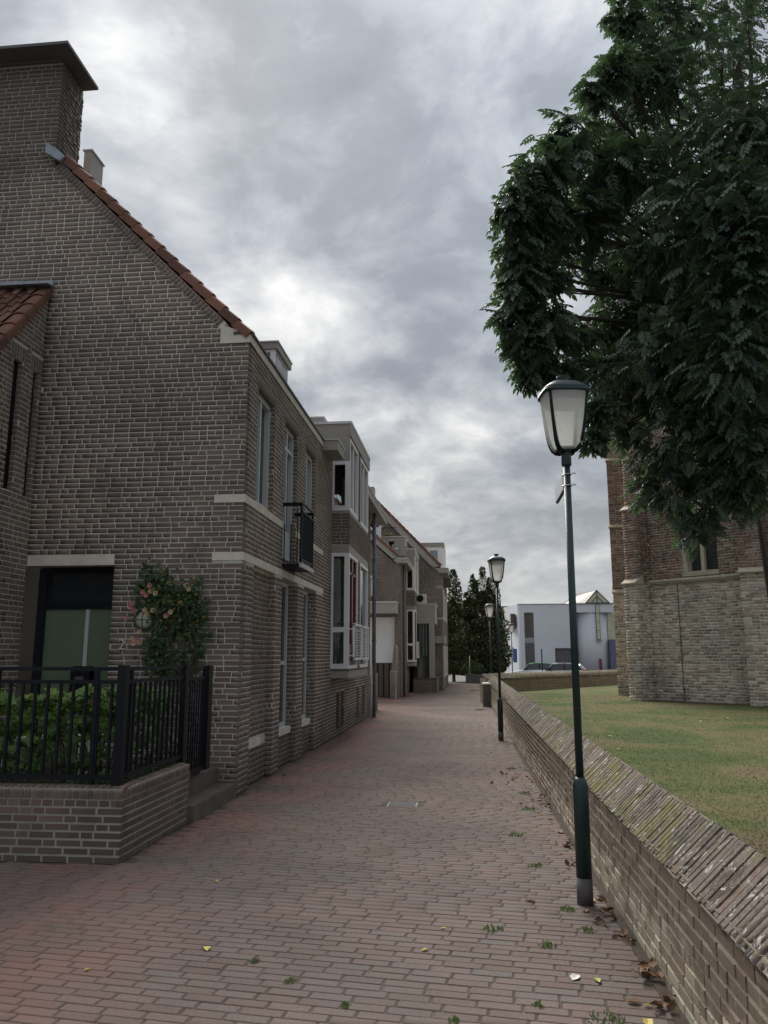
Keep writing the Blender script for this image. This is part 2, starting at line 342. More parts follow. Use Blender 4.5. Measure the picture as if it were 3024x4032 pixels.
# pieces: records turned into up to 300 single parts plus one joined part
UNIT = {}
def unit_mesh(kind, mat):
    if (kind, mat) in UNIT: return UNIT[(kind, mat)]
    V, F = unit_geo(kind); me = bpy.data.meshes.new(kind); me.from_pydata([tuple(v) for v in V], [], F); me.materials.append(MATS[mat]); me.update(); UNIT[(kind, mat)] = me
    return me
def unit_geo(kind):
    if kind in ('flat',):
        V = np.array([(-1, -1, -1), (1, -1, -1), (1, 1, -1), (-1, 1, -1), (-1, -1, 1), (1, -1, 1), (1, 1, 1), (-1, 1, 1)], float)
        return V, [(4, 5, 6, 7), (0, 1, 5, 4), (1, 2, 6, 5), (2, 3, 7, 6), (3, 0, 4, 7)]
    if kind == 'worn':
        a, b, c = .95, .86, .55
        V = np.array([(-1, -1, -1), (1, -1, -1), (1, 1, -1), (-1, 1, -1), (-1, -1, c), (1, -1, c), (1, 1, c), (-1, 1, c), (-a, -b, 1), (a, -b, 1), (a, b, 1), (-a, b, 1)], float)
        return V, [(8, 9, 10, 11), (4, 5, 9, 8), (5, 6, 10, 9), (6, 7, 11, 10), (7, 4, 8, 11), (0, 1, 5, 4), (1, 2, 6, 5), (2, 3, 7, 6), (3, 0, 4, 7)]
    if kind in LEAFG: return LEAFG[kind]
LEAFG = {}
class Pieces:
    def __init__(s): s.c = []; s.U = []; s.V = []; s.W = []; s.t = []
    def add(s, c, U, V, W, tone): s.c.append(c); s.U.append(U); s.V.append(V); s.W.append(W); s.t.append(tone)
    def arrays(s): return [np.array(q, float).reshape(-1, 3) for q in (s.c, s.U, s.V, s.W)] + [np.array(s.t, float)]
    def realise(s, parent, kind, mat, single, stuff, limit=300, label=None):
        if not s.c: return
        c, U, V, W, t = s.arrays()
        rel = c - np.array(CAMP); dep = rel @ np.array(fw); px = rel @ np.array(rt)/np.maximum(dep, .1); py = rel @ np.array(up)/np.maximum(dep, .1)
        vis = (dep > .3) & (abs(px) < .487) & (abs(py) < .65)
        dist = np.linalg.norm(rel, axis=1); lu = np.linalg.norm(U, axis=1); lv = np.linalg.norm(V, axis=1)
        nrm = np.cross(U, V); nrm /= np.linalg.norm(nrm, axis=1)[:, None]+1e-9
        facing = np.abs((nrm*rel).sum(1)/dist) if kind in LEAFG else np.clip(-(nrm*rel).sum(1)/dist, 0, 1)
        score = np.where(vis, lu*lv*(facing+.02)/dist**2, 0)
        order = np.argsort(-score); single_i = [i for i in order[:limit] if score[i] > 0]; ss = set(single_i)
        me = unit_mesh(kind, mat); pl = worldloc(parent)
        for i in single_i:
            o = bpy.data.objects.new(single, me); C.objects.link(o)
            mw = Matrix(((U[i, 0], V[i, 0], W[i, 0], c[i, 0]-pl.x), (U[i, 1], V[i, 1], W[i, 1], c[i, 1]-pl.y), (U[i, 2], V[i, 2], W[i, 2], c[i, 2]-pl.z), (0, 0, 0, 1)))
            o.parent = parent; o.matrix_basis = mw; o['tone'] = float(max(.001, t[i]))
        rest = np.array([i for i in range(len(t)) if i not in ss], int)
        if len(rest): joined(rest, c, U, V, W, t, kind, mat, stuff, parent)
def joined(idx, c, U, V, W, t, kind, mat, name, parent):
    G, F = unit_geo(kind); n = len(idx); k = len(G)
    P = c[idx][:, None, :] + G[None, :, 0:1]*U[idx][:, None, :] + G[None, :, 1:2]*V[idx][:, None, :] + G[None, :, 2:3]*W[idx][:, None, :]
    P = P.reshape(-1, 3)
    if parent is None: pass
    me = bpy.data.meshes.new(name); me.vertices.add(len(P)); me.vertices.foreach_set('co', P.astype(np.float32).ravel())
    lens = np.array([len(f) for f in F]); flat = np.concatenate([np.array(f) for f in F])
    li = (flat[None, :] + (np.arange(n)*k)[:, None]).ravel(); me.loops.add(len(li)); me.loops.foreach_set('vertex_index', li.astype(np.int32))
    nl = np.tile(lens, n); me.polygons.add(len(nl)); st = np.concatenate([[0], np.cumsum(nl)[:-1]]); me.polygons.foreach_set('loop_start', st.astype(np.int32))
    me.update(calc_edges=True); a = me.attributes.new('tone', 'FLOAT', 'FACE'); a.data.foreach_set('value', np.repeat(np.maximum(t[idx], .001), len(F)).astype(np.float32))
    me.materials.append(MATS[mat]); me.validate()
    o = bpy.data.objects.new(name, me); C.objects.link(o); o['kind'] = 'stuff'
    if parent is not None: adopt(o, parent)
    return o

def intervals(polys, holes, v, mn=.012):
    iv = []
    for poly in polys:
        xs = []
        for (u0, v0), (u1, v1) in zip(poly, poly[1:]+poly[:1]):
            if (v0 <= v) != (v1 <= v): xs.append(u0+(u1-u0)*(v-v0)/(v1-v0))
        xs.sort(); iv += list(zip(xs[::2], xs[1::2]))
    for a, b, c, d in holes:
        if c < v < d:
            nw = []
            for s, e in iv:
                if b <= s or a >= e: nw.append((s, e)); continue
                if a > s: nw.append((s, a))
                if b < e: nw.append((b, e))
            iv = nw
    return [(a, b) for a, b in iv if b-a > mn]
def backing(mb, O, U, V, W, polys, holes, thick, rec=.0022):
    O, U, V, W = map(Vector, (O, U, V, W)); vs = set()
    for p in polys: vs |= {round(q[1], 4) for q in p}
    for h in holes: vs |= {round(h[2], 4), round(h[3], 4)}
    vs = sorted(vs)
    for a, b in zip(vs, vs[1:]):
        if b-a < .002: continue
        e = 1e-4; i0, i1 = intervals(polys, holes, a+e, -1), intervals(polys, holes, b-e, -1)
        if len(i0) != len(i1): i0 = i1 = intervals(polys, holes, (a+b)/2)
        for (s0, e0), (s1, e1) in zip(i0, i1):
            q = [O+U*s0+V*a, O+U*e0+V*a, O+U*e1+V*b, O+U*s1+V*b]
            mb.prism([p - W*rec for p in q], tuple(-W*thick))
    return mb
def lay(P, O, U, V, W, polys, holes, v0, v1, course=.067, blen=.2, joint=.0125, depth=.03, proud=0, jit=.0008, tone=None, seed=0):
    O, U, V, W = map(np.array, (O, U, V, W)); O, U, V, W = O.astype(float), U.astype(float), V.astype(float), W.astype(float)
    r = random.Random(seed); k = int(math.floor(v0/course)); half = blen/2
    while k*course < v1:
        a = k*course; b = a+course-joint; k += 1
        if b <= v0 or a < v0-.03: continue
        mid = (a+b)/2
        for s, e in intervals(polys, holes, mid):
            u = s + (0 if r.random() < .5 else -r.uniform(0, .1))
            while u < e-.02:
                l = blen if r.random() < .7 else half-joint/2
                x0, x1 = max(u, s), min(u+l, e)
                if e-x1 < .045: x1 = e
                if x1-x0 > .03:
                    du = (x1-x0)/2; dv = (b-a)/2+r.uniform(-jit, jit); pr = proud+r.uniform(-jit, jit)*1.3
                    c = O+U*((x0+x1)/2)+V*(mid+r.uniform(-jit, jit))+W*(pr-depth/2)
                    P.add(c, U*du, V*dv, W*(depth/2), tone(r) if tone else r.random())
                u = x1+joint if x1 == e else u+l+joint
    return P
X_, Y_, Z_ = (1, 0, 0), (0, 1, 0), (0, 0, 1); NY = (0, -1, 0); NX = (-1, 0, 0)
def rect(a, b, c, d): return [(a, c), (b, c), (b, d), (a, d)]

# ------------------------------------------------------------ ground
g = MB(); g.quad((-90, -30, -.03), (120, -30, -.03), (120, 400, -.03), (-90, 400, -.03)); struct(g.build('ground', 'asphalt', recenter=False))
pv = MB(); pv.quad((-9, -4, -.0055), (1.2, -4, -.0055), (1.2, 52, -.0055), (-9, 52, -.0055)); pave = struct(pv.build('pavement', 'sand joint', recenter=False))
vg = MB(); vg.box(-6, 9, 52, 53.2, -.02, .02); struct(vg.build('kerb', 'pale stone slab', recenter=False))
PV = Pieces(); a7 = R(-7); U7 = np.array((math.cos(a7), math.sin(a7), 0)); V7 = np.array((-math.sin(a7), math.cos(a7), 0))
r = random.Random(3)
def inpave(x, y):
    if y < 2.2: return False
    if y > 51.8: return False
    right = .97-.0095*max(0, y-4)
    if x > right: return False
    left = -2.79 if y > 6.48 else -7.5
    if 22.8 < y < 33: left = -4.8 if y > 25.4 else -2.95
    if y > 40: left = -1.3
    return x > left
row = .0785
for k in range(-10, 700):
    off = r.uniform(0, .22)
    for j in range(-42, 26):
        cu = (j*.221)+off; cv = k*row; x = cu*U7[0]+cv*V7[0]; y = cu*U7[1]+cv*V7[1]
        if not inpave(x, y): continue
        if abs(x+.78) < .2 and abs(y-9.38) < .17: continue
        hl = .105+r.uniform(-.002, .002); t1, t2 = r.uniform(-.008, .008), r.uniform(-.012, .012)
        U = U7*hl; U = U+np.array((0, 0, t1*hl)); V = V7*(.0376+r.uniform(-.001, .001)); V = V+np.array((0, 0, t2*.04))
        PV.add(np.array((x, y, -.012+r.uniform(-.0015, .0015))), U, V, np.array((0, 0, .012)), r.random())
PV.realise(pave, 'worn', 'paving brick', 'brick', 'brick_field')
# the street goes on past the paving
t = thing('drain_cover', 'small rectangular metal drain cover set in the brick paving', 'drain cover', (-.78, 9.38, 0))
MB().box(-.95, -.61, 9.24, 9.52, -.02, -.004).build('frame', 'pale stone slab', t)
for k in range(5): MB().box(-.93, -.63, 9.26+k*.052, 9.29+k*.052, -.004, .002).build('slat', 'lamp grey', t)

# ------------------------------------------------------------ lawn
LZ = .35
def wx(y): return .97-.0098*max(0, y-4) if y < 26 else .755-.03*(y-26)
lw = MB(); ys = [1, 4, 8, 14, 20, 26, 29.4]
for a, b in zip(ys, ys[1:]): lw.quad((wx(a)+.2, a, LZ), (20, a, LZ), (20, b, LZ), (wx(b)+.2, b, LZ))
lw.quad((.9, 29.4, LZ), (20, 29.4, LZ), (20, 44, LZ), (8.2, 44, LZ)); struct(lw.build('lawn', 'lawn', recenter=False))
GB = Pieces(); n = 70000
yy = 3.2+26*rng.random(n)**1.7; xx = 1.25+rng.random(n)*(1.5+.32*yy)
for i in range(n):
    h = rng.uniform(.01, .024); a = rng.uniform(0, 6.28); b = rng.uniform(-.6, .6)
    sx_ = (1+yy[i]*.06)*.004
    GB.add((xx[i], yy[i], LZ), (math.cos(a)*sx_, math.sin(a)*sx_, 0), (b*h*1.6, rng.uniform(-1, 1)*h*1.6, h*.7), (0, 0, 1), rng.random())
LEAFG['blade'] = (np.array([(-1, 0, 0), (1, 0, 0), (0, 1, 0)], float), [(0, 1, 2)])
gi = GB.arrays(); go = joined(np.arange(n), *gi, 'blade', 'grass blade', 'grass', None); tag(go, 'patchy short mown grass of the churchyard lawn', 'grass')

# ------------------------------------------------------------ churchyard wall
cw = thing('churchyard_wall', 'low weathered brick wall with sloping mossy coping beside the lawn', 'wall', (.97, 4, 0))
def ridge(y): return .86+.0045*max(0, y-4)
path = [(wx(y), y) for y in (1.6, 4, 8, 12, 16, 20, 24, 26, 28, 29.6)]
mb = MB(); WP = Pieces(); CP = Pieces()
def wallseg(a, b, zt, seed, face=1, prims=None):
    A, B = np.array((*a, 0.)), np.array((*b, 0.)); d = B-A; Ln = np.linalg.norm(d); d /= Ln
    W = np.array((-d[1], d[0], 0))*face; U = np.cross((0, 0, 1), W)*1.0; O = A if np.dot(U, d) > 0 else B
    lay(WP, O, U, Z_, W, [rect(0, Ln, 0, zt)], [], 0, zt-.01, course=.066, blen=.215, joint=.012, tone=None, seed=seed, jit=.0022)
for k, (a, b) in enumerate(zip(path, path[1:])):
    mb.prism([(a[0]+.006, a[1], -.05), (b[0]+.006, b[1], -.05), (b[0]+.3, b[1], -.05), (a[0]+.3, a[1], -.05)], (0, 0, .68))
    wallseg(a, b, .63, 40+k)
mb.build('wall_core', 'wall mortar', cw)
bed = MB()
def coping(a, b, za, zb, wdt, lean, seed, out=(-1, 0, 0)):
    # coping bricks on edge, sloping up away from the outer face
    r = random.Random(seed); A = Vector((*a, za)); B = Vector((*b, zb)); d = B-A; Ln = d.length; d.normalize(); side = Vector((d.y, -d.x, 0)).normalized()
    if side.dot(Vector(out)) > 0: side = -side
    S = (side*math.cos(lean)+Vector((0, 0, 1))*math.sin(lean)).normalized(); Nn = S.cross(d); Nn = Nn if Nn.z > 0 else -Nn
    u = 0
    while u < Ln:
        wd = .049*r.uniform(.93, 1.07); c = A+d*(u+wd/2)+S*(wdt/2+r.uniform(-.008, .008))+Nn*(-.047+r.uniform(-.003, .003))
        sk = S*(wdt/2)+d*r.uniform(-.004, .004)+Nn*r.uniform(-.002, .002)
        Vv = np.array(d*(wd/2)); Uu = np.array(sk); Ww = np.array(Nn*.05)
        if np.dot(np.cross(Uu, Vv), Ww) < 0: Vv = -Vv
        CP.add(np.array(c), Uu, Vv, Ww, r.random()); u += wd+.0065
    q = [A, A+S*wdt, B+S*wdt, B]; bed.prism([tuple(p-Nn*.008) for p in q], tuple(-Nn*.08))
for k, (a, b) in enumerate(zip(path, path[1:])):
    za, zb = (.62+.004*max(0, y-6)+(.0 if y < 28 else .03) for y in (a[1], b[1]))
    coping((a[0]-.02, a[1]), (b[0]-.02, b[1]), za, zb, .33, R(44), 70+k)
# inner slope, and the far wall behind the lawn
for k, (a, b) in enumerate(zip(path, path[1:])):
    za, zb = (.62+.004*max(0, y-6) for y in (a[1], b[1]))
    mb2 = [(a[0]+.22, a[1], za+.21), (b[0]+.22, b[1], zb+.21), (b[0]+.34, b[1], zb+.02), (a[0]+.34, a[1], za+.02)]
    bed.prism(mb2, (0, 0, -.05))
far = [(.64, 29.6), (1.5, 30.8), (3.4, 33.6), (5.2, 36.4), (7.4, 39.6), (9.5, 42.5)]
fb = MB()
for k, (a, b) in enumerate(zip(far, far[1:])):
    d = Vector((b[0]-a[0], b[1]-a[1], 0)).normalized(); s = Vector((d.y, -d.x, 0)); bA, bB = Vector((*a, 0)), Vector((*b, 0))
    fb.prism([tuple(bA-s*.01), tuple(bB-s*.01), tuple(bB-s*.3), tuple(bA-s*.3)], (0, 0, .86))
    O = bA; ln = (bB-bA).length
    lay(WP, tuple(bA), tuple(d), Z_, tuple(s), [rect(0, ln, .3, .86)], [], .3, .84, course=.066, blen=.215, seed=90+k)
    coping(tuple((bA+s*.05)[:2]), tuple((bB+s*.05)[:2]), .84, .86, .32, R(35), 110+k, out=tuple(s))
fb.build('far_wall_core', 'wall mortar', cw); bed.build('coping_bed', 'coping mortar', cw)
WP.realise(cw, 'worn', 'churchyard wall brick', 'brick', 'brick_field'); CP.realise(cw, 'worn', 'coping brick', 'coping_brick', 'coping_field')
t = thing('stone_bollard', 'short grey concrete post with a white rounded top beside the wall', 'bollard', (.58, 27.4, 0))
MB().box(.45, .70, 27.28, 27.52, 0, .72).build('post', 'concrete', t); m = MB(); m.loft([(.72, .14), (.75, .15), (.775, .13), (.79, .08)], 20, 4, 0, .575, 27.4); m.sm = True; m.build('cap', 'paper white', t)
MB().box(.72, .755, 27.5, 27.56, 0, .6).build('stake', 'black paint', t)

# ------------------------------------------------------------ house with the chimney
h1 = thing('brick_house', 'dark brick house with large gable, chimney and orange verge tiles', 'house', (-5.5, 16, 0))
HB = Pieces(); core = MB(); GY, FX = 9.6, -2.8
gp = [[(-8.6, 6.6), (-5.66, 6.6), (-5.66, 0), (-2.8, 0), (-2.8, 5.73), (-3.2, 5.73), (-3.2, 5.95), (-5.72, 8.50), (-5.72, 10.2), (-8.6, 10.2)]]
gh = [(-5.7, -4.48, -1, 2.945), (-3.2, -2.7, 3.58, 3.692), (-3.2, -2.7, 2.84, 2.95)]
O = (0, GY, 0)
lay(HB, O, X_, Z_, NY, gp, gh, 0, 10.17, depth=.1, seed=1)
core_gp = [[(-5.74 if a == -5.72 else (a if a < -2.81 else -2.815), b) for a, b in gp[0]]]
backing(core, O, X_, Z_, NY, core_gp, [(-5.7, -4.48, -1, 2.945)], .22)
# verge course of bricks on edge under the tiles
sl = Vector((2.52, 0, -2.55)).normalized(); sn = Vector((-sl.z, 0, sl.x)); st0 = Vector((-5.72, GY, 8.50)); nb = int(3.55/.062)
r = random.Random(5); vband = MB()
for k in range(nb):
    c = st0+sl*(.03+k*.062)+sn*.045; HB.add(np.array((c.x, GY-.004+.02, c.z)), np.array(sn)*.055*r.uniform(.92, 1), np.array(-sl)*.0245, np.array((0, -.028, 0)), r.random())
    HB.W[-1] = np.cross(HB.U[-1], HB.V[-1]); HB.W[-1] = HB.W[-1]/np.linalg.norm(HB.W[-1])*.028
vband.prism([tuple(st0+sn*(-.012)+Vector((0, -.003, 0))), tuple(st0+sn*(-.012)+sl*3.59+Vector((0, -.003, 0))), tuple(st0+sn*.105+sl*3.59+Vector((0, -.003, 0))), tuple(st0+sn*.105+Vector((0, -.003, 0)))], (0, .2, 0))
vband.build('verge_mortar', 'house mortar', h1)
# facade
L_ = 22.7
wins = [(10.1, 11.02, 3.69, 5.30), (11.72, 12.6, 3.13, 5.30), (13.35, 14.2, 3.69, 5.30)]
lows = [(10.13, 11.3), (11.76, 12.84), (13.37, 14.45)]
slits = [(16.9, 17.36, .11, .91), (17.53, 17.97, .11, .91), (19.95, 20.4, .1, .91), (21.05, 21.5, .1, .91)]
fp = [rect(GY, L_, 0, 5.73)]; fhl = wins + [(a, b, -.1, 2.84) for a, b in lows] + [(16.1, 19.2, 1.3, 5.73)] + slits
Fo = (FX, 0, 0)
bricks_h = fhl + [(GY-.1, 11.72, 3.58, 3.692), (12.6, 15.06, 3.58, 3.692), (GY-.1, 15.16, 2.84, 2.95)]
bricks_h += [(a-.08, b+.08, 5.28, 5.50) for a, b, c, d in wins]
lay(HB, Fo, Y_, Z_, X_, [rect(GY+.112, L_, 0, 5.73)], bricks_h, 0, 5.7, seed=2)
backing(core, Fo, Y_, Z_, X_, [rect(GY+.11, L_, 0, 5.73)], fhl, .3)
r = random.Random(6)
for a, b, c, d in wins:      # soldier courses
    u = a-.08
    while u < b+.07:
        HB.add(np.array((FX-.033, u+.025, 5.394)), np.array((0, .0245, 0)), np.array((0, 0, .1)), np.array((.033, 0, 0)), r.random()*.6); u += .06
core.box(-3.3, -2.888, 10.13, 11.3, 0, 2.84)        # blind recess back
lay(HB, (-2.88, 0, 0), Y_, Z_, X_, [rect(10.13, 11.3, 0, 2.83)], [(10.1, 11.3, .46, .565)], 0, 2.83, seed=3)
for a, b in lows[1:]:
    core.box(-3.2, -2.888, a, b, 0, .46); lay(HB, (-2.88, 0, 0), Y_, Z_, X_, [rect(a, b, 0, .46)], [], 0, .45, seed=4)
jamb = MB()
for y1, z0, z1 in [(w_[1], w_[2], w_[3]) for w_ in wins] + [(b, .0, 2.83) for a, b in lows] + [(b, c, d) for a, b, c, d in slits]:   # far jambs look at the street
    dd = .2; lay(HB, (-3.0, y1-.012, 0), X_, Z_, NY, [rect(0, .19, z0, z1)], [], z0, z1-.005, depth=.02, blen=.19, seed=int(y1*10)); MB().box(-3.02, -2.812, y1-.008, y1+.01, z0, z1).build('jamb_mortar', 'house mortar', h1)
for a, b, c, d in slits: MB().box(-3.02, -2.85, a, b-.004, c, d).build('vent_panel', 'black paint', h1)
# shell so that the rooms are dark
core.box(-10.6, -10.4, 9.9, 24.6, 0, 9.5); core.box(-10.4, -3.1, 24.3, 24.55, 0, 5.6); core.box(-8.6, -8.4, 9.9, 10.6, 6, 9.9)
core.box(-4.47, -3.1, 10.5, 10.52, 0, 5.6)
# chimney side with proud headers
cyb = 10.2; lay(HB, (-5.72, 0, 0), Y_, Z_, X_, [rect(GY+.11, cyb, 8.5, 10.2)], [], 8.5, 10.17, depth=.05, blen=.1, jit=.006, seed=8, proud=.0)
core.box(-8.6, -5.73, GY+.23, cyb, 8.2, 10.19)
wall1 = core.build('wall', 'house mortar', h1)
HB.realise(wall1, 'flat', 'house brick', 'brick', 'brick_field')
cap = MB(); cap.prism([(-8.9, 9.27, 10.22), (-5.50, 9.27, 10.22), (-5.50, 10.22, 10.22), (-8.9, 10.22, 10.22)], (0, 0, .045)); cap.prism([(-8.6, 9.55, 10.2), (-5.74, 9.55, 10.2), (-5.74, 10.18, 10.2), (-8.6, 10.18, 10.2)], (0, 0, .03))
cap.build('chimney_cap', 'dark panel', h1)
MB().box(-5.86, -5.74, 10.6, 11.0, 8.2, 9.47).build('flue_box', 'grey panel', h1); MB().box(-5.88, -5.72, 10.58, 11.02, 9.47, 9.49).build('flue_flashing', 'flashing', h1)
# stones
kn = MB(); kn.prism([(-3.2, 9.585, 5.735), (-2.79, 9.585, 5.735), (-2.79, 9.585, 5.86), (-3.18, 9.585, 5.99), (-3.2, 9.585, 5.99)], (0, .3, 0)); kn.build('kneeler_stone', 'cream stone', h1)
def band(za, zb, segs, xg=-3.2):
    m = MB(); m.box(xg, -2.795, GY-.006, GY+.12, za, zb); m.build('stone_band', 'cream stone', h1)
    for a, b in segs:
        k = a
        while k < b-.05:
            e = min(k+1.0, b); MB().box(-2.95, -2.793, k, e-.004, za, zb).build('stone_band', 'cream stone', h1); k = e
band(3.585, 3.69, [(GY+.122, 11.72), (12.6, 15.06)]); band(2.843, 2.948, [(GY+.122, 15.16)])
MB().box(-5.655, -4.48, GY-.012, GY+.2, 2.80, 2.94).build('lintel', 'cream stone', h1)
for a, b in lows: MB().box(-3.02, -2.865, a+.005, (10.95 if a < 11 else b-.02), .462, .562).build('sill', 'cream stone', h1)
MB().box(-3.0, -2.785, GY-.012, 14.9, 5.735, 5.85).build('eaves_board', 'cream stone', h1)
MB().box(-3.02, -2.76, GY-.03, 14.9, 5.852, 5.885).build('gutter', 'zinc gutter', h1)
MB().box(-3.2, -2.5, 14.9, 15.75, 5.67, 5.87).build('gutter_box', 'grey panel', h1); MB().box(-3.2, -2.48, 14.88, 15.77, 5.87, 5.895).build('box_flashing', 'flashing', h1)
MB().box(-3.2, -2.5, 19.25, 24.6, 5.75, 5.97).build('eaves_box', 'grey panel', h1); MB().box(-3.2, -2.48, 19.25, 24.62, 5.97, 6.0).build('box_flashing', 'flashing', h1)
# roof
def rooftile_geo():
    V = []; F = []; n = 9
    for j, (yv, zo) in enumerate(((0, 0.0), (1, .022), (1, .002))):
        for i in range(n): u = i/(n-1); V.append((u, yv, zo+.03*math.sin(2*math.pi*u*.93+.3)*(1)))
    for i in range(n-1): F.append((i, i+1, n+i+1, n+i)); F.append((n+i, n+i+1, 2*n+i+1, 2*n+i))
    return np.array(V), F
LEAFG['pantile'] = rooftile_geo()
# pantile unit: x across, y down the slope (flipped sign handled by V), z along normal in metres
def tilefield(P, O, U, S, nn, nu, ns, wu=.205, ls=.285, seed=0):
    r = random.Random(seed); O, U, S, nn = map(lambda q: np.array(Vector(q)), (O, U, S, nn))
    for i in range(nu):
        for j in range(ns): P.add(O+U*(i*wu)+S*(j*ls)+nn*r.uniform(0, .004), U*(wu*1.0), S*(ls*1.06), nn*1.0, r.random())
def vergetile_geo():   # along +y, section in x (inward) / z (up); flap at x=0
    sec = [(-.012, -.105), (-.018, -.02), (-.012, .008), (.03, .026), (.10, .028), (.16, .01), (.17, -.01)]; V = []; F = []; n = len(sec)
    for yv, lift in ((0, -.012), (1, .012)):
        for x, z in sec: V.append((x-(.006 if lift > 0 else 0), yv, z+lift))
    for x, z in sec: V.append((x*.85+.012, 1, z*.85+.004))
    for i in range(n-1): F.append((i, i+1, n+i+1, n+i)); F.append((n+i, n+i+1, 2*n+i+1, 2*n+i))
    return np.array(V), F
LEAFG['verge'] = vergetile_geo()
def verges(parent, start, sdir, inward, nrm, n, ls, seed=0, tone=None):
    P = Pieces(); r = random.Random(seed)
    for k in range(n): P.add(np.array(Vector(start)+Vector(sdir)*ls*k), np.array(Vector(inward)), np.array(Vector(sdir))*ls*1.05, np.array(Vector(nrm)), r.random())
    P.realise(parent, 'verge', 'clay tile', 'verge_tile', 'verge_tiles')
verges(h1, st0+sn*.235+Vector((0, -.03, 0)), sl, (0, 1, 0), sn, 15, .262, 1)
pk = MB(); pk.prism([(-5.85, 9.52, 8.86), (-5.7, 9.52, 8.76), (-5.55, 9.52, 8.62), (-5.62, 9.52, 8.55), (-5.85, 9.52, 8.7)], (0, .25, 0)); pk.build('lead_flashing', 'lead', h1)
rs = MB(); rs.prism([(-2.95, GY+.15, 5.86), (-6.9, GY+.15, 9.86), (-10.5, GY+.15, 6.2), (-10.5, GY+.15, 6.0), (-6.9, GY+.15, 9.62), (-2.95, GY+.15, 5.66)], (0, 15, 0)); rs.build('roof', 'interior', h1)
TP = Pieces(); tilefield(TP, (-6.6, GY+.2, 9.6), (0, 1, 0), tuple(sl), tuple(sn), 72, 18, seed=5); TP.realise(h1, 'pantile', 'clay tile', 'roof_tile', 'roof_tile_field', limit=0)
# windows
def window(parent, x, y0, y1, z0, z1, frame='window grey paint', fw_=.07, dp=.07, mull=(), trans=(), glass='dark glass', bx=0):
    m = MB(); m.box(x-dp, x, y0, y0+fw_, z0, z1).box(x-dp, x, y1-fw_, y1, z0, z1).box(x-dp, x, y0+fw_, y1-fw_, z0, z0+fw_).box(x-dp, x, y0+fw_, y1-fw_, z1-fw_, z1)
    for q in mull: m.box(x-dp+.005, x-.005, q-.03, q+.03, z0+fw_, z1-fw_)
    for q in trans: m.box(x-dp+.006, x-.006, y0+fw_, y1-fw_, q-.03, q+.03)
    f = m.build('window', frame, parent); MB().box(x-dp*.6, x-dp*.6+.008, y0+fw_, y1-fw_, z0+fw_, z1-fw_).build('pane', glass, f); return f
window(h1, -2.862, 10.1, 11.005, 3.69, 5.29, mull=(10.5,), dp=.13); window(h1, -2.862, 11.72, 12.585, 3.13, 5.3, mull=(12.15,), trans=(4.95,), dp=.13); window(h1, -2.862, 13.35, 14.185, 3.69, 5.3, mull=(13.75,), dp=.13)
MB().box(-2.97, -2.88, 11.78, 12.52, 3.2, 3.62).build('door_panel', 'window grey paint', h1)
window(h1, -2.95, 11.76, 12.82, .56, 2.83, trans=(1.55,)); window(h1, -2.95, 13.37, 14.43, .56, 2.83, trans=(1.6,))
# french balcony
bc = MB(); bc.box(-2.8, -2.50, 11.7, 12.6, 3.0, 3.035); bcy = bc.build('balcony', 'black paint', h1)
MB().box(-2.82, -2.50, 11.69, 11.715, 3.93, 3.985).build('rail', 'black paint', bcy); MB().box(-2.82, -2.50, 12.585, 12.61, 3.93, 3.985).build('rail', 'black paint', bcy)
MB().box(-2.53, -2.49, 11.66, 12.64, 3.97, 3.99).build('rail', 'weathered wood', bcy); MB().box(-2.525, -2.50, 11.7, 12.6, 3.84, 3.865).build('rail', 'black paint', bcy); MB().box(-2.525, -2.50, 11.7, 12.6, 3.10, 3.125).build('rail', 'black paint', bcy); MB().box(-2.53, -2.49, 11.68, 12.62, 2.985, 3.05).build('edge_beam', 'window grey paint', bcy)
for y in (11.7, 12.59): MB().box(-2.53, -2.50, y, y+.035, 3.03, 3.97).build('post', 'black paint', bcy)
for k in range(11): MB().box(-2.520, -2.506, 11.79+k*.072, 11.805+k*.072, 3.12, 3.86).build('baluster', 'black paint', bcy)
for k in range(3): MB().box(-2.78+k*.1, -2.765+k*.1, 11.70, 11.712, 3.04, 3.9 if k == 2 else 3.65).build('baluster', 'black paint', bcy)
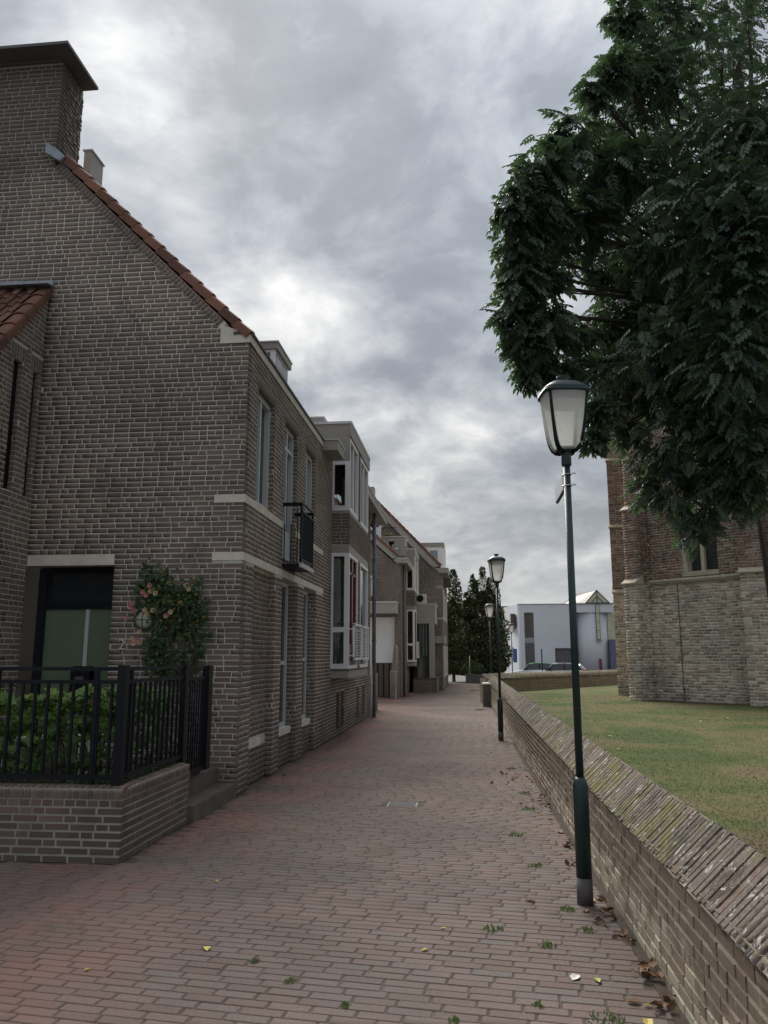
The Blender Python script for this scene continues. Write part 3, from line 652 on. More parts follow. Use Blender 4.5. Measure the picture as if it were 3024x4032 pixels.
# bay window
BX = -2.43
def bay(h, y0, s=''):
    y1 = y0+3.1; m = MB(); m.box(-2.8, BX, y0, y1, 1.22, 1.40); m.build('bay_base', 'grey panel', h)
    MB().box(-2.79, BX+.01, y0-.01, y1+.01, 1.36, 1.405).build('bay_sill', 'concrete', h)
    for za, zb in ((3.775, 3.93), (4.60, 4.67)): MB().box(-2.8, BX-.002, y0+.002, y1-.002, za, zb).build('lintel', 'grey panel', h)
    for za, zb, tr in ((1.405, 3.772, (2.19,)), (4.672, 5.735, ())):      # side window
        g_ = MB(); yy0 = y0; f = .07
        g_.box(-2.83, -2.83+f, yy0-.01, yy0+.06, za, zb).box(-2.50-.03, BX+.004, yy0-.01, yy0+.06, za, zb).box(-2.76, -2.53, yy0-.01, yy0+.06, za, za+.09).box(-2.76, -2.53, yy0-.01, yy0+.06, zb-f, zb)
        for q in tr: g_.box(-2.76, -2.53, yy0-.012, yy0+.06, q-.05, q+.05)
        w_ = g_.build('window', 'white paint', h); MB().box(-2.76, -2.53, yy0+.03, yy0+.036, za+.09, zb-f).build('pane', 'clear glass', w_)
        MB().box(-2.77, -2.52, yy0-.022, yy0-.01, za+.075, za+.1).build('window_ledge', 'white paint', w_)
    for (a, b, za, zb, fr, md) in ((y0+.005, y0+1.28, 1.405, 3.772, 'white paint', 1), (y0+1.7, y1, 1.405, 3.772, 'white paint', 0), (y0+.005, y0+1.28, 4.672, 6.25, 'white paint', 2), (y0+1.68, y1, 4.672, 6.25, 'white paint', 2)):
        m = MB(); f = .07; m.box(BX-.1, BX+.003, a, a+f, za, zb).box(BX-.1, BX+.003, b-f, b, za, zb).box(BX-.1, BX+.003, a+f, b-f, za, za+f).box(BX-.1, BX+.003, a+f, b-f, zb-f, zb)
        w_ = m.build('window', fr, h)
        MB().box(BX-.07, BX-.06, a+f, b-f, za+f, zb-f).build('pane', 'dark glass', w_)
        if md == 1:
            MB().box(BX-.055, BX-.02, a+f, a+f+.1, za+.12, zb-f).box(BX-.055, BX-.02, a+.55, a+.72, za+.12, zb-f).box(BX-.055, BX-.02, b-f-.1, b-f, za+.12, zb-f).box(BX-.055, BX-.02, a+.16, b-.16, zb-.42, zb-.36).box(BX-.055, BX-.02, a+.16, b-.16, za+.12, za+.5).build('door_leaf', 'red paint', w_)
        if md == 2: MB().box(BX-.06, BX-.01, (a+b)/2-.035, (a+b)/2+.035, za+f, zb-f).build('mullion', 'white paint', w_)
    MB().box(-3.2, BX+.02, y0-.003, y1+.1, 5.74, 6.56).build('bay_cheek', 'grey panel', h) if False else None
    c = MB(); c.prism([(-2.80, y0-.006, 5.737), (BX, y0-.006, 5.737), (BX, y0-.006, 6.56), (-3.55, y0-.006, 6.56)], (0, .1, 0)); c.box(-3.5, BX-.001, y0+.1, y1+.12, 6.27, 6.56); c.build('bay_cheek', 'grey panel', h)
    MB().box(-3.6, BX+.035, y0-.03, y1+.15, 6.56, 6.615).build('roof_flashing', 'flashing', h)
    MB().box(BX-.01, BX+.025, y0-.02, y1+.13, 6.28, 6.555).build('fascia', 'grey panel', h)
    cr = MB(); P = Pieces()
    cr.box(-2.8, BX-.009, y0+.009, y1, 3.93, 4.60); cr.box(-2.8, BX-.009, y0+1.285, y0+1.69, 1.405, 3.775); cr.box(-2.8, BX-.009, y0+1.285, y0+1.675, 4.67, 6.28); cr.box(-2.72, BX-.009, y1-.01, y1+.0, 1.4, 6.2)
    cr.box(-2.8, BX-.009, y0+.07, y1-.02, 3.9, 3.93)
    cc = cr.build('bay_wall', 'house mortar', h)
    lay(P, (0, y0, 0), X_, Z_, NY, [rect(-2.8, BX, 3.935, 4.595)], [], 3.93, 4.6, blen=.2, seed=int(y0), tone=lambda r: r.random()*.35); lay(P, (BX, 0, 0), Y_, Z_, X_, [rect(y0+.035, y1, 3.935, 4.595), rect(y0+1.285, y0+1.69, 1.41, 3.77), rect(y0+1.285, y0+1.675, 4.68, 6.27)], [], 1.4, 6.3, seed=int(y0)+1)
    P.realise(cc, 'flat', 'house brick', 'brick', 'brick_field', limit=110)
    MB().box(-3.6, -3.55, y0+.1, y1, 1.3, 5.7).box(-3.55, BX-.12, y0+.1, y1, 1.3, 1.42).box(-3.55, BX-.12, y0+.1, y1, 4.05, 4.5).box(-3.55, BX-.12, y0+.07, y1, 5.66, 5.72).build('room', 'interior', h)
    rl = None
    for k, a in enumerate((y0+.1, y0+1.35)):
        b = a+1.15; m = MB(); m.box(-2.36, -2.32, a, a+.045, 1.6, 2.31).box(-2.36, -2.32, b-.045, b, 1.6, 2.31).box(-2.36, -2.32, a, b, 1.58, 1.63).box(-2.36, -2.32, a, b, 2.28, 2.325)
        rl = m.build('railing', 'white paint', h)
        for q in range(12): MB().tube([(-2.34, a+.04, 1.68+q*.05), (-2.34, b-.04, 1.68+q*.05)], .006, 5).build('bar', 'white paint', rl)
        MB().box(-2.44, -2.36, a+.01, a+.03, 2.2, 2.22).box(-2.44, -2.36, a+.01, a+.03, 1.66, 1.68).build('bracket', 'white paint', rl)
bay(h1, 16.1)
for z0 in (3.93, 3.0, 1.4): pass
def pipe(h, x, y, z0, z1, r_=.045, mat='drain pipe'):
    m = MB(); m.tube([(x, y, z0), (x, y, z1)], r_, 12); m.sm = True; o = m.build('drain_pipe', mat, h)
    for q in np.arange(z0+.9, z1-.2, 1.15): mm = MB(); mm.tube([(x, y, q), (x, y, q+.06)], r_+.012, 12); mm.build('pipe_collar', mat, o)
pipe(h1, -2.66, 22.45, 0, 5.75, .055); pipe(h1, -2.70, 22.2, 0, 1.4, .025, 'flashing')
# things in the bay window
t = thing('vase', 'white round vase standing on the lower bay window rail', 'vase', (-2.62, 16.22, 2.24)); m = MB(); m.tube([(-2.64, 16.14, 2.31), (-2.64, 16.19, 2.31)], .05, 16); m.sm = False; m.build('ring', 'paper white', t); MB().tube([(-2.64, 16.130, 2.31), (-2.64, 16.139, 2.31)], .02, 12).build('centre', 'lamp grey', t)
t = thing('arc_lamp', 'thin black arc lamp standing behind the lower bay window', 'lamp', (-2.56, 16.35, 1.42)); MB().tube([(-2.56, 16.3, 1.42), (-2.54, 16.3, 1.85), (-2.58, 16.3, 2.02), (-2.66, 16.3, 2.08), (-2.73, 16.3, 2.06)], .006, 6).build('stem', 'black paint', t)
for k, (x, hh) in enumerate(((-2.72, .24), (-2.69, .16), (-2.6, .2))):
    m = MB(); m.loft([(1.42, .022), (1.42+hh*.6, .022), (1.42+hh*.75, .008), (1.42+hh, .009)], 10, 2, 0, x, 16.25); m.sm = True; tag(m.build('bottle', 'paper white' if k != 1 else 'grey panel'), ['tall pale bottle at the left of the bay window sill', 'short grey bottle beside the tall pale bottle', 'pale bottle at the right of the bay window sill'][k], 'bottle', 'bottles on the bay window sill')
for k in range(9):
    m = MB(); a = k*.7; m.quad((-2.66, 16.3, 4.77), (-2.655, 16.3, 4.77), (-2.65+.1*math.cos(a), 16.3+.04*math.sin(a), 4.95+.05*(k % 3)), (-2.66+.1*math.cos(a), 16.3+.04*math.sin(a), 4.95+.05*(k % 3)))
    if k == 0: pl = thing('potted_plant', 'spiky green plant inside the upper bay window', 'plant', (-2.65, 16.3, 4.76)); pt = MB(); pt.loft([(4.68, .04), (4.78, .055)], 12, 2, 0, -2.65, 16.3); pt.build('pot', 'concrete', pl)
    m.t = [.5]; m.build('leaf', 'indoor leaf', pl)
# dormers
def dormer(h, x1, x0, y0, y1, z0, z1):
    m = MB(); m.box(x0, x1, y0, y1, z0, z1-.13); w_ = m.build('dormer', 'white paint', h)
    MB().box(x0-.02, x1+.06, y0-.04, y1+.06, z1-.13, z1).build('dormer_fascia', 'grey panel', w_); MB().box(x0-.02, x1+.08, y0-.06, y1+.08, z1, z1+.025).build('dormer_flashing', 'flashing', w_)
    n = max(1, round((y1-y0)/.45)); s = (y1-y0-.1)/n
    for k in range(n): MB().box(x1-.01, x1+.006, y0+.09+k*s, y0+.03+(k+1)*s, z0+.25, z1-.19).build('pane', 'dark glass', w_)
    MB().box(max(x0+.1, x1-.36), x1-.09, y0-.006, y0+.01, z1-.50, z1-.19).build('pane', 'dark glass', w_)
dormer(h1, -3.56, -4.9, 13.9, 15.0, 6.35, 7.54); dormer(h1, -3.25, -4.6, 17.1, 18.6, 6.3, 7.02)
# porch side wall between the houses
SP = Pieces(); m = MB(); prof = [(-3.7, 0), (-2.87, 0), (-2.87, 1.10), (-2.95, 1.12), (-3.07, 2.03), (-3.12, 2.1), (-3.7, 2.12)]; profb = [(-3.7, 0), (-2.876, 0), (-2.876, 1.10), (-2.95, 1.12), (-3.07, 2.03), (-3.12, 2.1), (-3.7, 2.12)]
lay(SP, (0, 22.74, 0), X_, Z_, NY, [prof], [], 0, 2.1, seed=12); lay(SP, (-2.87, 0, 0), Y_, Z_, X_, [rect(22.75, 25.268, 0, 1.1)], [], 0, 1.1, seed=13)
backing(m, (0, 22.74, 0), X_, Z_, Y_, [profb], [], -2.552, 0)
pw = thing('porch_wall', 'brick stair wall with raked top just past the blue drain pipe', 'wall', (-3.1, 24, 0)); q = m.build('wall_core', 'house mortar', pw); SP.realise(q, 'flat', 'house brick', 'brick', 'brick_field', limit=60)

# door, lamp, number, rose
MB().box(-5.655, -4.48, 9.95, 10.05, .3, 2.94).build('door_back', 'interior', h1)
fr = MB(); fr.box(-5.65, -5.53, 9.9, 9.97, .3, 2.8).box(-4.56, -4.48, 9.9, 9.97, .3, 2.8).box(-5.53, -4.56, 9.9, 9.97, 2.26, 2.36).box(-5.53, -4.56, 9.9, 9.97, 2.74, 2.8); df = fr.build('door_frame', 'black paint', h1)
MB().box(-5.53, -4.56, 9.93, 9.94, 2.36, 2.74).build('pane', 'dark glass', df)
MB().box(-5.53, -4.97, 9.925, 9.95, .3, 2.26).build('door', 'door green', h1); MB().box(-4.93, -4.56, 9.925, 9.95, .3, 2.26).build('door_side_panel', 'door green', h1); MB().box(-4.975, -4.925, 9.91, 9.93, .3, 2.26).build('door_post', 'window grey paint', h1)
jm = MB(); jm.box(-4.5, -4.485, 9.75, 9.9, 0, 2.8); jm.build('door_reveal', 'house mortar', h1)
t = thing('letter_box', 'black letter box with rounded top in front of the green door', 'letter box', (-4.9, 9.75, 1.2))
MB().box(-5.03, -4.78, 9.72, 9.86, 1.20, 1.46).build('box', 'black paint', t); m = MB(); m.tube([(-5.03, 9.79, 1.46), (-4.78, 9.79, 1.46)], .07, 12); m.build('lid', 'black paint', t); MB().box(-4.96, -4.85, 9.70, 9.72, 1.36, 1.40).build('flap', 'lamp grey', t); MB().box(-4.92, -4.89, 9.8, 9.83, .3, 1.2).build('post', 'black paint', t)
wl = thing('wall_lamp', 'round bulkhead lamp with wire cross on the gable wall', 'lamp', (-4.035, 9.59, 2.08))
def disc(cx_, cz_, y0, secs, mat, name, par, n=24):
    m = MB(); base = 0
    for k, (dy, rr) in enumerate(secs):
        for j in range(n): a = 2*math.pi*j/n; m.v.append((cx_+rr*math.cos(a), y0-dy, cz_+rr*math.sin(a)))
    for k in range(len(secs)-1):
        for j in range(n): m.f.append((k*n+(j+1) % n, k*n+j, (k+1)*n+j, (k+1)*n+(j+1) % n)); m.t.append(0)
    m.f.append(tuple((len(secs)-1)*n+j for j in reversed(range(n)))); m.t.append(0); m.sm = True
    return m.build(name, mat, par)
disc(-4.035, 2.10, 9.6, [(0, .13), (.04, .13), (.045, .11)], 'lamp grey', 'ring', wl); disc(-4.035, 2.10, 9.6, [(.03, .11), (.06, .1), (.085, .06), (.09, .02)], 'frosted pane', 'lens', wl)
MB().tube([(-4.035, 9.535, 1.98), (-4.035, 9.5, 2.10), (-4.035, 9.535, 2.22)], .007, 6).build('guard', 'lamp grey', wl); MB().tube([(-4.155, 9.535, 2.10), (-4.035, 9.5, 2.10), (-3.915, 9.535, 2.10)], .007, 6).build('guard', 'lamp grey', wl)
cu = bpy.data.curves.new('house_number', 'FONT'); cu.body = '2'; cu.size = .19; cu.extrude = .008; cu.materials.append(MATS['steel'])
tmp = bpy.data.objects.new('tmp', cu); C.objects.link(tmp); dg_ = bpy.context.evaluated_depsgraph_get(); me_ = bpy.data.meshes.new_from_object(tmp.evaluated_get(dg_)); bpy.data.objects.remove(tmp)
no = bpy.data.objects.new('house_number', me_); C.objects.link(no); no.location = (-4.36, 9.585, 1.735); no.rotation_euler = (R(90), 0, 0); tag(no, 'metal house number 2 on the gable beside the roses', 'house number')
MB().box(-3.59, -3.49, 9.58, 9.6, 1.75, 1.85).build('bell_plate', 'lamp grey', h1)

# ------------------------------------------------------------ side wing at the left edge
wg = thing('brick_wing', 'low brick wing with orange pantile roof and two slits left of the gable', 'house wing', (-6.6, 8.4, 0))
WGP = Pieces(); m = MB(); wpoly = [(6.9, 0), (GY-.004, 0), (GY-.004, 6.49), (6.9, 3.40)]; wh = [(8.93, 9.12, 3.69, 5.39), (9.38, 9.52, 3.68, 5.39)]
lay(WGP, (-5.66, 0, 0), Y_, Z_, X_, [wpoly], wh+[(8.85, 9.2, 5.39, 5.6), (9.3, 9.6, 5.39, 5.6)], 0, 6.5, seed=21); backing(m, (-5.66, 0, 0), Y_, Z_, X_, [wpoly], wh, .25)
r = random.Random(9)
for a, b in ((8.86, 9.2), (9.31, 9.58)):
    u = a
    while u < b: WGP.add(np.array((-5.675, u+.025, 5.49)), np.array((0, .0245, 0)), np.array((0, 0, .095)), np.array((.015, 0, 0)), r.random()); u += .06
for a, b, c, d in wh: lay(WGP, (-5.725, b-.006, 0), X_, Z_, NY, [rect(0, .062, c, d)], [], c, d, depth=.018, blen=.11, seed=int(a*7))
wc = m.build('wall', 'house mortar', wg); WGP.realise(wc, 'flat', 'house brick', 'brick', 'brick_field')
for a, b, c, d in wh: MB().box(-5.83, -5.722, a, b+.0, c, d).build('slit_window', 'black paint', wg)
S2 = Vector((0, -.655, -.755)).normalized(); N2 = Vector((0, -.755, .655)).normalized()
verges(wg, Vector((-5.63, 9.58, 6.66)), S2, (-1, 0, 0), N2, 13, .29, 3)
TP = Pieces(); tilefield(TP, Vector((-5.785, 9.58, 6.66))+N2*.01, (-1, 0, 0), S2, N2, 14, 13, seed=4); TP.realise(wg, 'pantile', 'clay tile', 'roof_tile', 'roof_tile_field')
m = MB(); m.prism([tuple(Vector((-5.68, 9.595, 6.63))+N2*.0), tuple(Vector((-5.68, 9.595, 6.63))+S2*3.9), tuple(Vector((-5.68, 9.595, 6.50))+S2*3.9), (-5.68, 9.595, 6.5)], (-3.2, 0, 0)); m.build('roof_board', 'interior', wg)
m = MB(); m.prism([(-8.8, 9.585, 6.62), (-5.6, 9.585, 6.62), (-5.6, 9.585, 6.76), (-8.8, 9.585, 6.82)], (0, -.012, 0)); m.prism([(-8.8, 9.57, 6.66), (-5.58, 9.57, 6.66), (-5.58, 9.38, 6.62), (-8.8, 9.38, 6.62)], (0, 0, .012)); m.build('lead_flashing', 'lead', wg)

# ------------------------------------------------------------ planter, fence, steps
pt = thing('brick_planter', 'low brick garden wall with rounded coping bricks at the corner', 'planter', (-3.6, 7.3, 0))
m = MB(); m.box(-7.4, -3.05, 6.505, 6.72, 0, .575).box(-3.05, -2.845, 6.505, 8.085, 0, .575); pcore = m.build('wall_core', 'planter mortar', pt)
PP = Pieces()
lay(PP, (0, 6.5, 0), X_, Z_, NY, [rect(-7.4, -2.84, 0, .43)], [], 0, .425, course=.0625, blen=.21, joint=.013, seed=31, depth=.1)
lay(PP, (-2.84, 0, 0), Y_, Z_, X_, [rect(6.612, 8.09, 0, .43)], [], 0, .425, course=.0625, blen=.21, joint=.013, seed=32)
lay(PP, (0, 8.09, 0), NX, Z_, Y_, [rect(2.84, 3.05, 0, .43)], [], 0, .425, course=.0625, seed=33)
r = random.Random(33)
def header_row(zc, hz, bull=False):
    u = -7.38
    while u < -2.86: PP.add(np.array((u+.05, 6.555, zc)), np.array((.043+r.uniform(-.002, .002), 0, 0)), np.array((0, 0, hz)), np.array((0, -.055, 0)), r.random()); u += .0985
    u = 6.618
    while u < 8.06: PP.add(np.array((-2.855, u+.03, zc)), np.array((0, .025, 0)), np.array((0, 0, hz)), np.array((.015, 0, 0)), r.random()); u += .0625
header_row(.462, .026); PP.add(np.array((-2.866, 6.53, .462)), np.array((.026, 0, 0)), np.array((0, 0, .026)), np.array((0, -.03, 0)), .4); PP.add(np.array((-2.866, 6.557, .462)), np.array((0, .055, 0)), np.array((0, 0, .026)), np.array((.026, 0, 0)), .4)
PP.realise(pcore, 'worn', 'planter brick', 'brick', 'brick_field')
# rounded coping bricks: x along, section in (y,z)
def bull_geo():
    sec = [(-1, -1), (-1, .1), (-.9, .55), (-.6, .88), (-.2, 1), (1, 1)]; n = len(sec); V = [(x, a, b) for x in (-1, 1) for a, b in sec]
    F = [(k, k+1, n+k+1, n+k) for k in range(n-1)] + [tuple(reversed(range(n))), tuple(range(n, 2*n))]
    return np.array(V, float), F
LEAFG['bullnose'] = bull_geo(); BP = Pieces(); u = -7.38; r = random.Random(34)
while u < -2.88: BP.add(np.array((u+.026, 6.605, .545)), np.array((.0245, 0, 0)), np.array((0, .108, 0)), np.array((0, 0, .046)), r.random()); u += .0605
u = 6.62
while u < 8.06: BP.add(np.array((-2.945, u+.026, .545)), np.array((0, .0245, 0)), np.array((-.108, 0, 0)), np.array((0, 0, .046)), r.random()); u += .0605
BP.add(np.array((-2.868, 6.56, .543)), np.array((.027, 0, 0)), np.array((0, .06, 0)), np.array((0, 0, .045)), .3); BP.add(np.array((-2.9, 6.57, .541)), np.array((0, .04, 0)), np.array((-.06, 0, 0)), np.array((0, 0, .045)), .5)
BP.realise(pcore, 'bullnose', 'planter brick', 'coping_brick', 'coping_field')
MB().box(-7.4, -3.04, 6.72, 9.0, 0, .47).build('bed', 'soil', pt)
fc = thing('metal_fence', 'black metal bar fence standing on the low brick planter', 'fence', (-3.4, 6.62, .58)); bk = 'black paint'
def post(x, y, z0, z1, s=.036): MB().box(x-s, x+s, y-s, y+s, z0, z1).build('post', bk, fc)
post(-2.945, 6.62, .55, 1.575, .038); post(-4.1, 6.62, .57, 1.56, .03); post(-5.4, 6.62, .57, 1.56, .03); post(-3.18, 6.62, .57, 1.56, .018); post(-2.945, 8.1, .1, 1.575, .03); post(-2.945, 6.78, .57, 1.56, .018)
for z0, z1 in ((1.53, 1.56), (1.42, 1.45), (.63, .67)):
    MB().box(-7.2, -2.98, 6.605, 6.635, z0, z1).build('rail', bk, fc); MB().box(-2.96, -2.93, 6.66, 8.07, z0, z1).build('rail', bk, fc)
for k in range(34): x = -3.04-k*.115; MB().box(x-.011, x+.011, 6.609, 6.631, .65, 1.43).build('baluster', bk, fc)
for k in range(11): y = 6.75+k*.118; MB().box(-2.956, -2.934, y-.011, y+.011, .65, 1.43).build('baluster', bk, fc)
gt = thing('metal_gate', 'narrow black metal gate between the planter and the house', 'gate', (-2.95, 8.55, .3))
for z0, z1 in ((1.52, 1.55), (1.40, 1.43), (.42, .47)): MB().box(-2.965, -2.935, 8.16, 8.86, z0, z1).build('rail', bk, gt)
MB().box(-2.98, -2.92, 8.14, 8.18, .40, 1.56).build('post', bk, gt); MB().box(-2.99, -2.91, 8.80, 8.93, .42, 1.55).build('lock_post', bk, gt)
for k in range(8): y = 8.24+k*.072; MB().box(-2.958, -2.942, y-.008, y+.008, .45, 1.42).build('baluster', bk, gt)
m = MB(); stp = thing('entrance_steps', 'worn dark stone steps between planter and house corner', 'steps', (-3.1, 8.8, 0))
MB().box(-3.9, -2.80, 8.1, 9.585, 0, .165).build('step', 'concrete', stp); MB().box(-3.9, -3.02, 8.1, 9.585, .165, .35).build('step', 'concrete', stp)
MB().box(-5.6, -3.9, 9.0, 9.59, 0, .36).build('landing', 'pale stone slab', stp)
for k in range(21): MB().box(-2.802, -2.786, 8.115+k*.07, 8.115+k*.07+.062, .0, .158).build('edge_block', 'concrete', stp)
gb = thing('garden_bench', 'low white slatted bench behind the hedge', 'bench', (-4.5, 8.3, .47))
for k in range(3): MB().box(-5.0, -3.9, 8.0+.13*k, 8.1+.13*k, .80, .83).build('slat', 'paper white', gb)
for x in (-4.9, -4.0): MB().box(x, x+.05, 8.0, 8.36, .47, .8).build('leg', 'paper white', gb)

# ------------------------------------------------------------ leaf shapes
def leaflet(L0, wdt, fold=.25):
    return [(0, 0, 0), (.3*L0, wdt*.9, fold*wdt), (.65*L0, wdt*.75, fold*wdt), (L0, 0, -.12*L0), (.65*L0, -wdt*.75, fold*wdt), (.3*L0, -wdt*.9, fold*wdt)]
def simple_leaf(): 
    V = np.array(leaflet(1, .3)); V[3, 2] = -.1; return V, [(0, 3, 2, 1), (0, 5, 4, 3)]
LEAFG['leaf'] = simple_leaf()
def pinnate():
    V = []; F = []
    def addl(px, pz, ang, L0, wd, tilt):
        ca, sa = math.cos(ang), math.sin(ang); i = len(V)
        for x, y, z in leaflet(L0, wd*1.35): X = x*ca-y*sa; Y = x*sa+y*ca; V.append((px+X, Y, pz+z-tilt*x))
        F.append((i, i+3, i+2, i+1)); F.append((i, i+5, i+4, i+3))
    for k in range(4):
        x = .22+.17*k; z = -.25*x*x
        for s in (-1, 1): addl(x, z, s*(1.05-.1*k), .36-.02*k, .075, .35)
    addl(.86, -.19, 0, .36, .08, .3); i = len(V); V.extend([(0, -.008, 0), (0, .008, 0), (.9, .004, -.2), (.9, -.004, -.2)]); F.append((i, i+1, i+2, i+3))
    return np.array(V), F
LEAFG['ash'] = pinnate()
def frame(x, nrm):
    x = x/np.linalg.norm(x); y = np.cross(nrm, x); y /= np.linalg.norm(y)+1e-9; return x, y, np.cross(x, y)

# ------------------------------------------------------------ big tree over the churchyard
XC = [(0.66, 8.31, 5.76, 0.26), (0.94, 8.51, 5.91, 0.24), (0.6, 8.15, 6.58, 0.26), (0.95, 8.58, 6.64, 0.32), (1.77, 9.54, 6.38, 0.26), (2.16, 10.12, 6.19, 0.49), (0.9, 8.6, 5.44, 0.29), (1.31, 9.15, 5.46, 0.31), (1.76, 9.64, 5.8, 0.29), (1.09, 9.01, 4.97, 0.3), (0.69, 8.63, 5.13, 0.24), (1.98, 9.81, 5.05, 0.35), (1.8, 9.27, 7.83, 0.41), (1.1, 8.29, 7.21, 0.29), (2.25, 9.08, 6.36, 0.45), (2.74, 8.8, 5.39, 0.48), (1.99, 8.85, 7.46, 0.45), (2.58, 9.16, 8.87, 0.53), (2.97, 9.45, 7.54, 0.65), (1.62, 8.65, 8.34, 0.2), (1.9, 8.63, 8.62, 0.25), (2.13, 8.98, 9.62, 0.26), (0.82, 8.37, 6.64, 0.32), (1.53, 8.91, 6.86, 0.39), (2.55, 9.42, 4.72, 0.39), (2.95, 8.92, 4.87, 0.48), (3.1, 8.74, 3.73, 0.35), (2.5, 9.32, 3.56, 0.38), (1.99, 9.72, 4.42, 0.26), (3.02, 7.71, 5.9, 0.52)]
CL = [(2.98, 9.97, 10.29, .84), (2.29, 9.11, 8.98, .5), (4.02, 11.03, 10.66, 1.13), (1.3, 8.71, 7.85, .34), (2.09, 9.67, 8.62, .56), (2.95, 10.23, 8.83, .84), (3.2, 8.48, 7.37, .79), (.83, 8.31, 6.95, .37), (1.5, 9.33, 7.36, .59), (2.49, 10.36, 7.87, .84), (2.71, 8.12, 6.31, .7), (.68, 8.43, 6.22, .32), (1.2, 9.4, 6.79, .5), (2.15, 10.47, 7.11, .58), (2.71, 9.64, 6.38, .76), (2.82, 7.8, 5.34, .52), (.56, 8.55, 5.49, .26), (.9, 8.93, 5.3, .36), (.78, 8.89, 4.89, .16), (2.03, 10.19, 5.77, .52), (2.37, 8.82, 5.08, .64), (2.76, 7.93, 4.6, .56), (1.5, 9.25, 4.99, .34), (1.56, 8.85, 4.42, .2), (1.46, 8.91, 4.09, .12), (2.27, 9.87, 4.88, .47), (2.62, 9.0, 4.24, .58), (3.02, 8.56, 4.1, .5), (2.37, 9.53, 4.0, .42), (2.16, 9.58, 3.62, .2), (2.87, 9.15, 3.57, .45), (2.6, 9.21, 3.1, .26), (3.11, 8.99, 3.47, .26), (4.51, 9.4, 8.7, 1.18), (4.02, 8.84, 5.91, 1.01), (3.99, 9.12, 4.35, .79), (4.33, 10.76, 12.32, 1.34), (2.68, 9.79, 11.05, .65)] + XC
tr = thing('ash_tree', 'big leafy tree with drooping compound leaves hanging over the churchyard wall', 'tree', (5.3, 12.4, LZ))
hub = Vector((4.4, 11.6, 6.2)); tb = MB()
tb.tube([(5.3, 12.4, LZ), (5.15, 12.3, 2.2), (4.9, 12.1, 4.2), tuple(hub), (4.3, 11.2, 8.2), (4.2, 11.0, 10.5)], [.28, .23, .2, .17, .12, .07], 12); tb.sm = True; tb.build('trunk', 'bark', tr)
m = MB(); m.tube([(4.95, 13.2, LZ), (4.78, 13.05, 2.2), (4.69, 13.0, 3.4), (4.6, 12.9, 4.6), (4.4, 12.3, 6.2), (3.6, 11.2, 7.6)], [.06, .048, .042, .038, .035, .02], 8); m.build('stem', 'bark', tr)
r = random.Random(11); LP = Pieces()
for k, (x, y, z, rad) in enumerate(CL):
    c = Vector((x, y, z)); m = MB(); st = hub+Vector((0, 0, (z-6.2)*.35)); mid = st.lerp(c, .5)+Vector((r.uniform(-.2, .2), r.uniform(-.2, .2), .25))
    m.tube([st, mid, c+Vector((0, 0, .1*rad))], [.05, .03, .008], 6)
    for j in range(5):
        d = Vector((r.gauss(0, 1), r.gauss(0, 1), r.gauss(0, .6))).normalized()*rad*.85; m.tube([mid.lerp(c, r.uniform(.4, 1)), c+d*.6+Vector((0, 0, .05)), c+d], [.012, .007, .003], 4, cap=False)
    m.build('branch', 'bark', tr)
    nl = int(610*rad**2+46)
    if x > 3.9 or z > 11.8: nl = int(nl*.6)
    for j in range(nl):
        d = np.array((r.gauss(0, 1), r.gauss(0, 1), r.gauss(0, 1))); d /= np.linalg.norm(d); rr = rad*(r.random()**.5)*(r.uniform(.9, 1.1) if r.random() < .8 else r.uniform(1.0, 1.45))
        d = d+np.array((math.sin(9*d[1]+k), math.sin(8*d[2]+2*k), math.sin(10*d[0]+k)))*.22; d /= np.linalg.norm(d); p = np.array((x, y, z))+d*rr*np.array((1, 1, .92)); hd = np.array((d[0]+r.gauss(0, .6), d[1]+r.gauss(0, .6), 0)); hd /= np.linalg.norm(hd)+1e-6
        ax = hd*1.0+np.array((0, 0, -r.uniform(.0, 1.0)+.5*d[2])); nn = np.array((r.gauss(0, .4), r.gauss(0, .4), 1.0))+hd*.3
        X, Y, Z = frame(ax, nn); s = r.uniform(.15, .225)*(.92+.3*(y < 9)); p2 = p-X*s*.4
        LP.add(p2, X*s, Y*s, Z*s, (.97+.03*r.random()) if r.random() < .015 else r.random()*.93)
LP.realise(tr, 'ash', 'ash leaf', 'leaf', 'foliage')

# ------------------------------------------------------------ hedge behind the fence, climbing rose
hd = thing('rhododendron_hedge', 'green leafy shrub with whorled leaves behind the black fence', 'shrub', (-3.8, 7.3, .47))
HP = Pieces(); r = random.Random(21); sm = MB()
for k in range(640):
    u = r.random(); 
    if u < .62: x, y = r.uniform(-5.3, -3.12), 6.86+abs(r.gauss(0, .18))
    elif u < .9: x, y = -3.12-abs(r.gauss(0, .15)), r.uniform(6.86, 8.25)
    else: x, y = r.uniform(-5.3, -3.2), r.uniform(6.9, 8.0)
    topz = 1.33+.05*math.sin(x*5)+.04*math.sin(y*6); z = topz-abs(r.gauss(0, .25)) if r.random() < .7 else r.uniform(.55, 1.3); z = max(.52, z)
    c = np.array((x, y, z)); outd = np.array((r.gauss(0, .35)+(.5 if u > .62 and u < .9 else 0), r.gauss(0, .3)-(.6 if u < .62 else 0), .75)); outd /= np.linalg.norm(outd)
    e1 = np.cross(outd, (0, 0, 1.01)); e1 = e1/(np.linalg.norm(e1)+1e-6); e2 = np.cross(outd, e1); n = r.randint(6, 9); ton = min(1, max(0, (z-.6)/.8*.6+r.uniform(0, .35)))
    if r.random() < .05: ton = 1
    for j in range(n):
        a = 2*math.pi*j/n+r.uniform(-.2, .2); dd = e1*math.cos(a)+e2*math.sin(a); ax = dd+outd*r.uniform(.15, .7); X, Y, Z = frame(ax, outd); s = r.uniform(.055, .095)
        HP.add(c, X*s, Y*s, Z*s, min(1, max(.001, ton+r.uniform(-.1, .1))))
